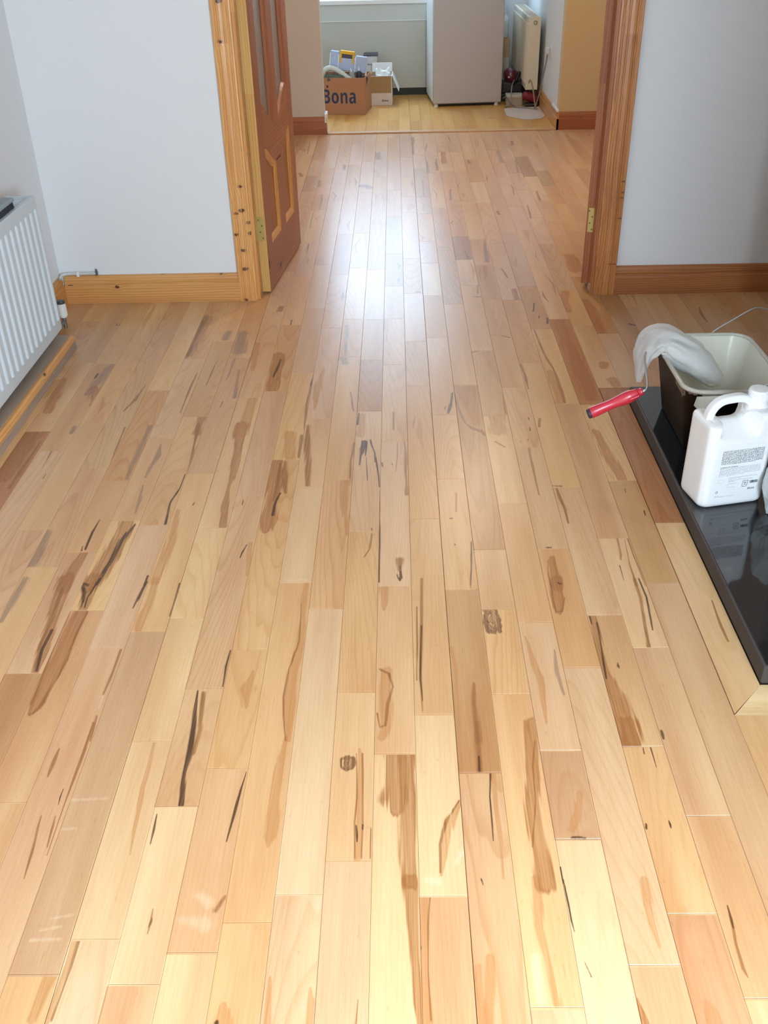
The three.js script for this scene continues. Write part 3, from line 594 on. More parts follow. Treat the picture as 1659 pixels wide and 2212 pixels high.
function boardGeometry(b, tile) {
  const q = rng(b.seed + 9), gl = b.k === 0 || b.k === -8 ? 0.0005 : 0.00022, gr = b.k === -1 || b.k === -9 ? 0.0005 : 0.00022, ge = 0.00035, bv = 0.0005;
  let c = [[b.x0 + gl, b.z0 - ge], [b.x1 - gr, b.z0 - ge], [b.x1 - gr, b.z1 + ge], [b.x0 + gl, b.z1 + ge]];
  if (b.mitre) c = [[b.x0 + gl, -1.472], [b.x1 - gr, -1.5565], c[2], c[3]];
  if (b.cross) c = [[0.690, -1.4705], [1.27, -1.4705], [1.27, -1.558], [0.769, -1.558]];
  const mx = (c[0][0] + c[1][0] + c[2][0] + c[3][0]) / 4, mz = (c[0][1] + c[1][1] + c[2][1] + c[3][1]) / 4, h = [0, 0, 0, 0].map(() => (q() - 0.5) * 0.0001);
  const ring = (inset, y, tilt) => c.map(([x, z], i) => [x + Math.sign(mx - x) * inset, y + (tilt ? h[i] : 0), z + Math.sign(mz - z) * inset]);
  const A = ring(0, -0.0065), B = ring(0, -bv, true), C = ring(bv, 0, true), pos = [], uv = [];
  const tri = (a, e, f) => { for (const p of [a, e, f]) { pos.push(...p); uv.push((p[0] - tile.x0) / (tile.x1 - tile.x0), (tile.z0 - p[2]) / (tile.z0 - tile.z1)); } };
  for (const [lo, hi] of [[A, B], [B, C]]) for (let i = 0; i < 4; i++) { const n = (i + 1) % 4; tri(lo[i], lo[n], hi[n]); tri(lo[i], hi[n], hi[i]); }
  tri(C[0], C[1], C[2]); tri(C[0], C[2], C[3]);
  const g = new THREE.BufferGeometry(); g.setAttribute('position', new THREE.BufferAttribute(new Float32Array(pos), 3)); g.setAttribute('uv', new THREE.BufferAttribute(new Float32Array(uv), 2)); g.computeVertexNormals(); return g;
}
for (const b of boards) {
  const list = tiles[b.zone], n = list.length > 1 && (b.x0 + b.x1) / 2 > X0 ? 1 : 0;
  mesh('board', boardGeometry(b, list[n]), floorMats[b.zone][n][b.seed % 3], floorGroups[b.zone]);
}
mesh('board_field', merge([box(-1.44, 2.5, -0.007, -0.0002, -0.05, 0.55), box(1.9, 2.5, -0.007, -0.0002, -1.4, -0.05), box(1.9, 2.5, -0.007, -0.0002, -3.985, -3.0)]), mat(new THREE.Color(0.6, 0.4, 0.22), 0.35), floorGroups.main).userData.kind = 'stuff';

// ---------------------------------------------------------------- skirtings, architraves, door linings, threshold
const SK = [[0, 0], [0.018, 0], [0.018, 0.074], [0.0165, 0.079], [0.0135, 0.082], [0.0135, 0.087], [0.0150, 0.093], [0.0140, 0.102], [0.0105, 0.111], [0.006, 0.119], [0, 0.12]];
const alongX = (z, dir) => SK.map(([a, b]) => [z + a * dir, b]), skx = (x0, x1, z, dir, off = 0) => grain(sweep(alongX(z, dir), 'x', x0, x1), 'x', 0.3, 1.6, off), skz = (x, dir, z0, z1, off = 0) => grain(sweep(SK.map(([a, b]) => [x + a * dir, b]), 'z', z0, z1), 'z', 0.3, 1.6, off);
struct('baseboard_back_left', skx(-1.422, -0.678, -3.985, 1, 0.35), pineSkirting);
struct('baseboard_back_right', skx(0.914, 1.86, -3.985, 1, 1.1), pineShaded);
struct('baseboard_left', skz(-1.44, 1, -3.967, 0.55), pineSkirting);
struct('baseboard_pillar_left', skx(-1.44, -0.503, -7.39, 1, 0.2), pineRed);
struct('baseboard_pillar_right', skx(1.153, 1.95, -7.39, 1, 0.7), pineRed);
struct('baseboard_kitchen_right', skz(1.168, -1, -9.55, -7.372), pineSkirting);
struct('baseboard_hall_right', skz(1.95, -1, -7.372, -4.1), pineSkirting);
struct('baseboard_return', rbox(-0.518, -0.503, 0, 0.115, -7.5, -7.375, 0.002), mat(new THREE.Color(0.78, 0.74, 0.66), 0.5));
struct('trim_1', rbox(-0.518, -0.500, 0.112, 0.14, -7.5, -7.37, 0.004), upvc);
struct('trim_2', rbox(1.150, 1.168, 0.118, 0.134, -7.66, -7.378, 0.004), upvc);
struct('trim_3', grain(rbox(-0.5, 1.15, -0.002, 0.012, -7.408, -7.362, 0.006), 'x', 0.3, 1.6), timber(pineTexture(21, [214, 176, 134], [188, 148, 106], 0.3, 1.6, [])));
// architrave profile: x from the outer edge inwards, z = thickness
const AR = [[0, 0], [0, 0.02], [0.0135, 0.02], [0.0150, 0.0165], [0.0185, 0.0165], [0.0215, 0.0205], [0.0300, 0.0215], [0.0400, 0.0195], [0.0420, 0.0170], [0.0460, 0.0170], [0.0490, 0.0185], [0.0570, 0.0180], [0.0600, 0.0150], [0.0635, 0.0150], [0.0660, 0.0120], [0.0720, 0.0110], [0.0720, 0]];
function architrave(x, dir, tex, k = 1) { return [grain(sweep(AR.map(([a, t]) => [x + a * dir * k, -3.985 + t]), 'y', 0, 2.13), 'y', 1, 1), timber(tex, 0.4)]; }
const knotsL = [[0.045, 1.051], [0.088, 0.932], [0.042, 0.841], [0.018, 0.816], [0.064, 0.728], [0.069, 0.633], [0.010, 0.626], [0.033, 0.481], [0.034, 0.307], [0.024, 0.012]];
const shift = (list, at, rr) => list.map(([a, y], i) => [a + at, y, rr * (0.8 + 0.3 * ((i * 7) % 3) / 2), 1.35]);
const texAL = pineTexture(31, [238, 184, 116], [200, 132, 68], 1, 2.2, shift(knotsL, 1 - 0.678, 0.0125), 1024, 1024), texARShaded = pineTexture(37, [206, 142, 80], [160, 94, 46], 1, 2.2, [[0.884, 0.293, 0.006, 0.6], [0.9, 0.291, 0.012, 0.35], [0.904, 0.89, 0.011, 0.35], [0.906, 0.937, 0.006, 1], [0.903, 1.032, 0.008, 0.7], [0.905, 0.709, 0.008, 0.6]], 1024, 1024);  // right architrave is the same pine, its shade mixed into the tones
struct('trim_4', ...architrave(-0.678, 1, texAL)).userData.label = 'honey pine architrave with dark knots, left of the doorway';
struct('trim_5', ...architrave(0.914, -1, texARShaded, 1.17)).userData.label = 'pine architrave in shade, right of the doorway';
struct('trim_6', grain(box(-0.678, 0.914, 2.06, 2.132, -3.985, -3.966), 'x', 0.3, 1.6), pineHoney);
struct('trim_7', grain(merge([box(-0.622, -0.592, 0, 2.06, -4.043, -3.984), box(-0.622, -0.6, 0, 2.06, -4.1, -4.043)]), 'y', 0.3, 1.6, 0.5), pineHoney);
struct('trim_8', grain(merge([box(0.815, 0.847, 0, 2.06, -4.04, -3.984), box(0.842, 0.847, 0, 2.06, -4.1, -4.04)]), 'y', 0.3, 1.6, 0.9), pineShaded);
struct('trim_9', grain(box(-0.592, 0.818, 2.03, 2.06, -4.1, -3.984), 'x', 0.3, 1.6, 0.9), pineHoney);

// ---------------------------------------------------------------- the pair of pine doors, folded back
const brass = mat(new THREE.Color(0.62, 0.55, 0.22), 0.38, { metalness: 0.75 }), screwMat = mat(new THREE.Color(0.2, 0.17, 0.07), 0.5, { metalness: 0.6 });
const obscure = mat(new THREE.Color(0.62, 0.58, 0.54), 0.25, { transmission: 0.6, thickness: 0, ior: 1.5 });
function ringStrip(outer, inset, zo, zi) {         // sloped moulding around an opening
  const n = outer.length, inner = outer.map((p, i) => {
    const a = outer[(i + n - 1) % n], b = outer[(i + 1) % n], e1 = [p[0] - a[0], p[1] - a[1]], e2 = [b[0] - p[0], b[1] - p[1]], l1 = Math.hypot(...e1), l2 = Math.hypot(...e2);
    const n1 = [-e1[1] / l1, e1[0] / l1], n2 = [-e2[1] / l2, e2[0] / l2], q = inset / Math.max(0.35, 1 + n1[0] * n2[0] + n1[1] * n2[1]);
    return [p[0] + (n1[0] + n2[0]) * q, p[1] + (n1[1] + n2[1]) * q];
  });
  const pos = [], quad = (a, b, c, d) => pos.push(...a, ...b, ...c, ...a, ...c, ...d);
  const mid = outer.map((p, i) => [lerp(p[0], inner[i][0], 0.55), lerp(p[1], inner[i][1], 0.55)]);
  for (let i = 0; i < n; i++) { const k = (i + 1) % n; quad([...outer[i], zo], [...outer[k], zo], [...mid[k], zo * 0.72 + zi * 0.28], [...mid[i], zo * 0.72 + zi * 0.28]); quad([...mid[i], zo * 0.72 + zi * 0.28], [...mid[k], zo * 0.72 + zi * 0.28], [...inner[k], zi], [...inner[i], zi]); }
  const g = new THREE.BufferGeometry(); g.setAttribute('position', new THREE.BufferAttribute(new Float32Array(pos), 3)); g.setAttribute('uv', new THREE.BufferAttribute(new Float32Array(pos.length / 3 * 2), 2)); g.computeVertexNormals(); return g;
}
function slab(pts, z0, z1) { const g = new THREE.ExtrudeGeometry(new THREE.Shape(pts.map((p) => new THREE.Vector2(p[0], p[1]))), { depth: z1 - z0, bevelEnabled: false }); g.translate(0, 0, z0); return g; }
const curve = (x0, y0, x1, y1, n = 10) => Array.from({ length: n + 1 }, (_, i) => { const t = i / n, w = t * t * (3 - 2 * t); return [lerp(x0, x1, t), lerp(y0, y1, lerp(w, t, 0.35))]; });
function makeDoor(label, x, z, turn, edgeMat, hs = 1, lift = 0.01) {
  const d = thing('door', label, 'door', x, lift, z, turn), T = 0.0195, W = 0.70, H = 2.0, a0 = 0.098, a1 = 0.300, b0 = 0.400, b1 = 0.602;
  mesh('hinge_stile', grain(rbox(0, a0, 0, H, -T, T, 0.002), 'y', 0.4, 1.6, 0.3), pineRed, d);
  mesh('edge_lipping', grain(rbox(-0.003, 0.0015, 0, H, -T + 0.001, T - 0.001, 0.001), 'y', 0.3, 1.6, 0.8), edgeMat, d);
  mesh('lock_stile', grain(rbox(b1, W, 0, H, -T, T, 0.002), 'y', 0.4, 1.6, 1.1), pineRed, d);
  mesh('muntin', grain(merge([box(a1, b0, 0.183, 0.49, -T, T), box(a1, b0, 0.63, 1.88, -T, T)]), 'y', 0.4, 1.6, 0.6), pineRed, d);
  mesh('bottom_rail', grain(box(a0, b1, 0, 0.183, -T, T), 'x', 0.4, 1.6, 0.2), pineRed, d);
  mesh('top_rail', grain(box(a0, b1, 1.88, H, -T, T), 'x', 0.4, 1.6, 0.5), pineRed, d);
  const top = [...curve(a0, 0.745, a1, 0.632), ...curve(b0, 0.632, b1, 0.745)], low = [...curve(a0, 0.575, a1, 0.482), ...curve(b0, 0.482, b1, 0.575)];
  mesh('lock_rail', grain(slab([...low, ...top.slice().reverse()], -T, T), 'x', 0.4, 1.6, 0.42), pineRed, d);
  for (const [p, q, swap] of [[a0, a1, false], [b0, b1, true]]) {
    const panelTop = swap ? curve(p, 0.482, q, 0.575) : curve(p, 0.575, q, 0.482), glassLow = swap ? curve(p, 0.632, q, 0.745) : curve(p, 0.745, q, 0.632);
    const panelHole = [[p, 0.183], [q, 0.183], ...panelTop.slice().reverse()], glassHole = [...glassLow, [q, 1.88], [p, 1.88]];
    mesh('panel', grain(slab(panelHole, -0.006, 0.006), 'y', 0.4, 1.6, swap ? 1.3 : 0.1), pineRed, d);
    mesh('panel_moulding', grain(merge([ringStrip(panelHole, 0.026, T - 0.001, 0.0065), ringStrip(panelHole.slice().reverse(), -0.026, -T + 0.001, -0.0065)]), 'y', 0.3, 1.6), pineHoney, d);
    mesh('glass_pane', slab(glassHole, -0.002, 0.002), obscure, d);
    mesh('glazing_bead', grain(merge([ringStrip(glassHole, 0.018, T - 0.001, 0.003), ringStrip(glassHole.slice().reverse(), -0.018, -T + 0.001, -0.003)]), 'y', 0.4, 1.6), pineRed, d);
  }
  for (const y of [0.222, 1.68]) {
    const h = mesh('hinge', merge([rbox(-0.0048, -0.003, y, y + 0.1, -0.0142 - 0.0023 * hs, 0.0142 - 0.0023 * hs, 0.0006), (() => { const c = new THREE.CylinderGeometry(0.005, 0.005, 0.1, 12); c.translate(-0.006, y + 0.05, -0.0195 * hs); return c; })()]), brass, d);
    for (const [sy, sz] of [[0.012, -0.009], [0.036, 0.004], [0.062, -0.004], [0.088, 0.006]]) { const c = new THREE.CylinderGeometry(0.0035, 0.0035, 0.0012, 12); c.rotateZ(PI / 2); c.translate(-0.0052, y + 0.1 - sy, sz); mesh('screw', c, screwMat, h); }
  }
  return d;
}
// the leaf's local +x runs away from the hinge
makeDoor('pine door with two glazed lights standing open beside the left door frame', -0.5735, -4.052, Math.atan2(0.691, 0.073), pineEdge);
makeDoor('pine door seen edge on at the right door frame, folded right back', 0.8085, -4.06, Math.atan2(0.93, 0.37), pineRed, -1, 0.02);

// ---------------------------------------------------------------- black hearth slab
const hearth = thing('hearth_slab', 'polished black stone hearth slab set in the floor at the right', 'hearth', 1.02, 0, -2.26);
const stoneTop = mat(new THREE.Color(0.012, 0.012, 0.014), 0.07, { specularIntensity: 1, clearcoat: 0.6, clearcoatRoughness: 0.04 });
const stoneEdge = mat(new THREE.Color(0.062, 0.05, 0.045), 0.62, { bumpMap: plasterBump, bumpScale: 0.0012 });
mesh('slab_edge', rbox(-0.251, 0.25, 0, 0.0485, -0.695, 0.7, 0.005), stoneEdge, hearth);
mesh('slab_top', rbox(-0.246, 0.25, 0.0465, 0.05, -0.69, 0.695, 0.0015), stoneTop, hearth);
const chip = mesh('paint_fleck', rbox(-0.0083, 0.0083, 0.0498, 0.0508, -0.0018, 0.0018, 0.0004), upvc, hearth); chip.position.set(-0.172, 0, -0.32);

// ---------------------------------------------------------------- white jerrican standing on the hearth
function roundRect(hx, hz, rad, n = 6) { const p = []; for (const [cx, cz, a0] of [[hx - rad, hz - rad, 0], [-hx + rad, hz - rad, PI / 2], [-hx + rad, -hz + rad, PI], [hx - rad, -hz + rad, PI * 1.5]]) for (let i = 0; i <= n; i++) { const a = a0 + (PI / 2) * (i / n); p.push([cx + rad * Math.cos(a), cz + rad * Math.sin(a)]); } return p; }
function loft(rings, capLow = true, capTop = true) {    // rings: arrays of [x, y, z], all of one length, upward; seen from outside
  const n = rings[0].length, pos = [], idx = [];
  for (const rg of rings) for (const p of rg) pos.push(...p);
  for (let j = 0; j < rings.length - 1; j++) for (let i = 0; i < n; i++) { const k = (i + 1) % n, a = j * n + i, b = j * n + k, c = (j + 1) * n + k, d = (j + 1) * n + i; idx.push(a, d, b, b, d, c); }
  const cap = (j, up) => { const m = pos.length / 3, rg = rings[j]; let x = 0, y = 0, z = 0; for (const p of rg) { x += p[0] / n; y += p[1] / n; z += p[2] / n; } pos.push(x, y, z); for (let i = 0; i < n; i++) { const k = (i + 1) % n; up ? idx.push(m, j * n + k, j * n + i) : idx.push(m, j * n + i, j * n + k); } };
  if (capLow) cap(0, false); if (capTop) cap(rings.length - 1, true);
  const g = new THREE.BufferGeometry(); g.setAttribute('position', new THREE.BufferAttribute(new Float32Array(pos), 3)); g.setAttribute('uv', new THREE.BufferAttribute(new Float32Array(pos.length / 3 * 2), 2)); g.setIndex(idx); g.computeVertexNormals(); return g;
}
const flatRing = (hx, hz, rad, y, cx = 0, cz = 0, n = 6) => roundRect(hx, hz, rad, n).map(([x, z]) => [x + cx, y, z + cz]);
const plastic = mat(new THREE.Color(0.9, 0.91, 0.91), 0.34, { specularIntensity: 0.8 });
const can = thing('jerrican', 'white plastic jerrican with printed back label standing on the black hearth', 'jerrican', 0.872, 0.05, -2.262, 0.21);
{
  const rings = [], hx = 0.093, hz = 0.064, rad = 0.024;
  const fine = (pts) => pts.flatMap((p, i) => { const q = pts[(i + 1) % pts.length], n = Math.max(1, Math.round(Math.hypot(q[0] - p[0], q[1] - p[1]) / 0.006)); return Array.from({ length: n }, (_, k) => [lerp(p[0], q[0], k / n), lerp(p[1], q[1], k / n)]); });
  const even = (x, z, rr, y) => fine(roundRect(hx, hz, rad)).map(([a, b]) => [a * x / hx, y, b * z / hz]);
  for (const [y, q] of [[0, 0.012], [0.002, 0.006], [0.007, 0.002], [0.014, 0]]) rings.push(even(hx - q, hz - q, rad, y));
  for (let i = 1; i <= 16; i++) rings.push(even(hx, hz, rad, lerp(0.014, 0.205, i / 16)));
  // the shoulder: low saddle under the handle on the left and middle, rising to the neck at the right
  const topAt = (x) => { const u = x / hx; return u < -0.3 ? lerp(0.242, 0.234, sstep(-0.72, -0.5, u)) : lerp(0.234, 0.266, sstep(0.1, 0.5, u)); };
  for (const t of [0.15, 0.3, 0.45, 0.6, 0.75, 0.88, 0.95, 1]) rings.push(fine(roundRect(hx, hz, rad)).map(([x, z]) => { const in_ = t > 0.8 ? Math.pow((t - 0.8) / 0.2, 2) * 0.008 : 0, hollow = sstep(-0.74, -0.6, x / hx) * sstep(0.5, 0.3, x / hx), zc = z * (1 - 0.74 * hollow * t); return [x * (1 - in_ / hx), lerp(0.205, topAt(x), t), zc * (1 - in_ / hz)]; }));
  rings.push(rings[rings.length - 1].map(([x, y, z]) => [x * 0.93, y + 0.0012, z * 0.86]));
  const top = rings[rings.length - 1];
  // the roof is bridged across the depth so that it follows the saddle
  const body = loft(rings, true, false), n = top.length, pos = [], half = n / 2;
  // pair every front vertex with the rear one at the same x
  const half1 = top.slice(0, Math.floor(half) + 0).map((p) => p); const byX = (arr) => arr.slice().sort((p, q) => p[0] - q[0]); const fr = byX(top.filter((p) => p[2] >= 0)), bk = byX(top.filter((p) => p[2] <= 0)), m = Math.min(fr.length, bk.length);
  for (let i = 0; i < m - 1; i++) pos.push(...fr[i], ...fr[i + 1], ...bk[i], ...bk[i], ...fr[i + 1], ...bk[i + 1]);
  const roof = new THREE.BufferGeometry(); roof.setAttribute('position', new THREE.BufferAttribute(new Float32Array(pos), 3)); roof.setAttribute('uv', new THREE.BufferAttribute(new Float32Array(pos.length / 3 * 2), 2)); roof.computeVertexNormals();
  mesh('body', toCreasedNormals(merge([body, roof]), 0.7), plastic, can);
  // strap handle: a flattened bar from the left shoulder to the neck
  const path = new THREE.CatmullRomCurve3([V(-0.076, 0.222, 0), V(-0.075, 0.242, 0), V(-0.071, 0.260, 0), V(-0.060, 0.277, 0), V(-0.042, 0.288, 0), V(-0.016, 0.291, 0), V(0.008, 0.291, 0), V(0.026, 0.284, 0), V(0.042, 0.266, 0), V(0.05, 0.25, 0)], false, 'centripetal');
  const sec = [], N = 28; for (let i = 0; i <= N; i++) { const p = path.getPointAt(i / N), t = path.getTangentAt(i / N), up = V(-t.y, t.x, 0), w = 0.0125 + 0.003 * Math.abs(i / N - 0.5), hgt = 0.0105; sec.push(roundRect(w, hgt, 0.006, 3).map(([a, b]) => { const v = p.clone().addScaledVector(up, b); return [v.x, v.y, a]; }).reverse()); }
  mesh('handle', loft(sec.map((q) => q.slice().reverse())), plastic, can);
  const neck = mesh('neck', lathe([[0.033, 0.255], [0.031, 0.268], [0.027, 0.273], [0.0265, 0.283]], 36), plastic, can); neck.position.x = 0.058;
  const ribs = []; const capBody = lathe([[0.0001, 0.3105], [0.0235, 0.3105], [0.0255, 0.3085], [0.0262, 0.300], [0.0268, 0.284], [0.0285, 0.2835], [0.0285, 0.278], [0.026, 0.277]], 40);
  for (let i = 0; i < 44; i++) { const a = i / 44 * 2 * PI, q = rbox(-0.0011, 0.0011, 0.286, 0.304, 0.0255, 0.0274, 0.0005, 1); q.rotateY(a); ribs.push(q); }
  const cap = mesh('screw_cap', merge([capBody, ...ribs]), plastic, can); cap.position.x = 0.058;
  const print = canvasTex(1024, 1180, (c, w, h) => {
    c.fillStyle = '#f2f4f4'; c.fillRect(0, 0, w, h); const q = rng(8); c.fillStyle = '#39434f';
    const line = (x0, x1, y, t, a) => { c.globalAlpha = Math.min(1, a * 1.35); let x = x0; while (x < x1) { const l = 8 + q() * 34; c.fillRect(x, y + (q() - 0.5) * 2, Math.min(l, x1 - x), t * (0.75 + q() * 0.4)); x += l + 6 + q() * 8; } c.globalAlpha = 1; };
    for (let i = 0; i < 13; i++) { line(60, i === 12 ? 800 : 960, 40 + i * 24, 12, 0.72); if (q() < 0.8) { c.fillRect(60 + q() * 800, 38 + i * 24, 34, 15); } }
    line(60, 440, 400, 13, 0.75); for (let i = 0; i < 7; i++) line(60, 950, 424 + i * 24, 8, 0.42); line(60, 600, 596, 8, 0.4);
    c.strokeStyle = '#77838c'; c.lineWidth = 4; c.globalAlpha = 0.5; c.strokeRect(70, 690, 110, 70); c.globalAlpha = 1;
    line(290, 900, 660, 9, 0.45); line(290, 560, 688, 8, 0.35); line(290, 820, 722, 8, 0.45); line(290, 430, 752, 8, 0.4); line(290, 480, 800, 8, 0.45); line(290, 310, 842, 8, 0.45); line(290, 470, 884, 7, 0.35);
    c.strokeStyle = '#222a36'; c.lineWidth = 9; c.beginPath(); c.moveTo(615, 770); c.lineTo(735, 770); c.moveTo(622, 775); c.lineTo(615, 885); c.quadraticCurveTo(615, 905, 640, 905); c.lineTo(695, 905); c.quadraticCurveTo(718, 905, 722, 885); c.lineTo(730, 760); c.stroke();
    c.fillStyle = '#8d99a8'; c.fillRect(645, 800, 55, 28); c.fillRect(648, 845, 50, 22);
    c.fillStyle = '#2a3340'; for (let x = 765; x < 950; x += 4) c.fillRect(x, 780, 1 + q() * 4, 62);
    c.font = 'italic bold 62px sans-serif'; c.fillStyle = '#161c26'; c.fillText('Bona', 745, 985);
    c.strokeStyle = '#222a36'; c.lineWidth = 7; c.beginPath(); c.arc(75, 975, 22, -0.4, PI * 1.2); c.stroke(); c.beginPath(); c.moveTo(58, 952); c.lineTo(92, 950); c.lineTo(80, 975); c.stroke();
    line(50, 130, 1060, 9, 0.5); line(50, 470, 1086, 7, 0.4);
  });
  const label = mesh('printed_label', new THREE.PlaneGeometry(0.134, 0.156), new THREE.MeshPhysicalMaterial({ map: print, roughness: 0.36 }), can); label.position.set(0.006, 0.1, 0.0646);
  mesh('moulded_line', rbox(-0.066, 0.08, 0.191, 0.1925, 0.0636, 0.0648, 0.0005), plastic, can);
}

// ---------------------------------------------------------------- rectangular paint scuttle with roller, bag and bail
const scuttle = thing('paint_scuttle', 'black paint scuttle with white inside and dripped rim on the hearth', 'paint bucket', 0.945, 0.05, -2.655);
{
  const shellTex = canvasTex(1024, 512, (c, w, h) => {
    c.fillStyle = '#241914'; c.fillRect(0, 0, w, h); const q = rng(3);
    for (let i = 0; i < 260; i++) { c.fillStyle = ['#2f211a', '#17100d', '#3a2a20', '#120c0a'][Math.floor(q() * 4)]; c.globalAlpha = 0.5; c.fillRect(q() * w, q() * h, 10 + q() * 60, 20 + q() * 120); }
    c.globalAlpha = 1; c.fillStyle = '#cfc9ba';
    for (let x = 0; x < w; x += 7) { const e = 10 + 26 * noise(x * 0.03, 4) + (noise(x * 0.011, 9) > 0.62 ? 120 * (noise(x * 0.02, 2)) : 0); c.fillRect(x, 0, 8, e * (0.8 + 0.4 * q())); }
    c.fillStyle = '#1a120e'; for (let i = 0; i < 60; i++) { c.beginPath(); c.ellipse(q() * w, q() * 60, 3 + q() * 9, 2 + q() * 7, 0, 0, 7); c.fill(); }
    c.fillStyle = '#b44a4e'; c.globalAlpha = 0.7; c.fillRect(612, 120, 7, 90); c.globalAlpha = 0.5; c.fillStyle = '#d8d2c6'; c.fillRect(618, 170, 4, 60); c.fillRect(540, 50, 8, 90);
  });
  const shellMat = new THREE.MeshPhysicalMaterial({ map: shellTex, roughness: 0.5, specularIntensity: 0.35, color: 0x9a9088 });
  const insideMat = mat(new THREE.Color(0.74, 0.72, 0.62), 0.3, { clearcoat: 0.5, clearcoatRoughness: 0.15, bumpMap: plasterBump, bumpScale: 0.002 });
  const HX = 0.145, HZ = 0.205, BX = 0.108, BZ = 0.158, TOP = 0.215;
  const at = (t, off, y) => flatRing(lerp(BX, HX, t) - off, lerp(BZ, HZ, t) - off, lerp(0.03, 0.055, t), y, 0, 0, 8);
  const outer = [at(0, 0.006, 0), at(0.02, 0, 0.006), ...[0.25, 0.5, 0.75, 1].map((t) => at(t, 0, lerp(0.006, TOP, t)))], inner = [at(1, 0.004, TOP), ...[0.75, 0.5, 0.25, 0.06].map((t) => at(t, 0.004, lerp(0.006, TOP, t))), at(0.03, 0.012, 0.012)];
  const shell = loft(outer, true, false), n = outer[0].length, u = new Float32Array(shell.attributes.position.count * 2);
  for (let i = 0; i < shell.attributes.position.count; i++) { u[i * 2] = (i % n) / n; u[i * 2 + 1] = shell.attributes.position.getY(i) / TOP; }
  shell.setAttribute('uv', new THREE.BufferAttribute(u, 2)); mesh('shell', shell, shellMat, scuttle);
  mesh('lining', loft(inner, false, true), insideMat, scuttle);
  const rimPts = roundRect(HX + 0.001, HZ + 0.001, 0.056, 8).map(([x, z]) => V(x, TOP + 0.002, z));
  mesh('rim', tube(rimPts, 0.0065, 140, 8, true), insideMat, scuttle);
  mesh('dried_drip', (() => { const g = slab([[-0.115, 0], [-0.01, 0.004], [-0.03, -0.018], [-0.055, -0.026], [-0.062, -0.052], [-0.075, -0.06], [-0.082, -0.045], [-0.1, -0.05], [-0.118, -0.03]], 0, 0.002); g.rotateX(0.2); g.translate(0, TOP - 0.012, HZ - 0.0015); return g; })(), insideMat, scuttle);
  const wire = mat(new THREE.Color(0.32, 0.32, 0.33), 0.4, { metalness: 0.7 });
  mesh('bail_handle', tube([V(0.03, TOP - 0.02, -HZ - 0.004), V(0.036, TOP, -HZ - 0.01), V(0.10, TOP + 0.05, -HZ - 0.008), V(0.155, TOP + 0.088, -HZ + 0.0), V(0.172, TOP + 0.095, -HZ + 0.02), V(0.2, TOP + 0.1, -0.1), V(0.215, TOP + 0.105, 0.05), V(0.19, TOP + 0.1, 0.19), V(0.16, TOP + 0.085, HZ - 0.005), V(0.07, TOP + 0.028, HZ + 0.008), V(0.0, TOP - 0.02, HZ + 0.006)], 0.0021, 90, 8), wire, scuttle);
}
const pool = thing('varnish_pool', 'shallow cream pool of finish in the bottom of the scuttle', 'liquid', 0.945, 0.0635, -2.655);
mesh('liquid', loft([flatRing(0.098, 0.146, 0.026, 0), flatRing(0.103, 0.152, 0.028, 0.022), flatRing(0.102, 0.151, 0.028, 0.0235)], true, true), mat(new THREE.Color(0.66, 0.6, 0.42), 0.22, { clearcoat: 0.6, clearcoatRoughness: 0.1 }), pool);

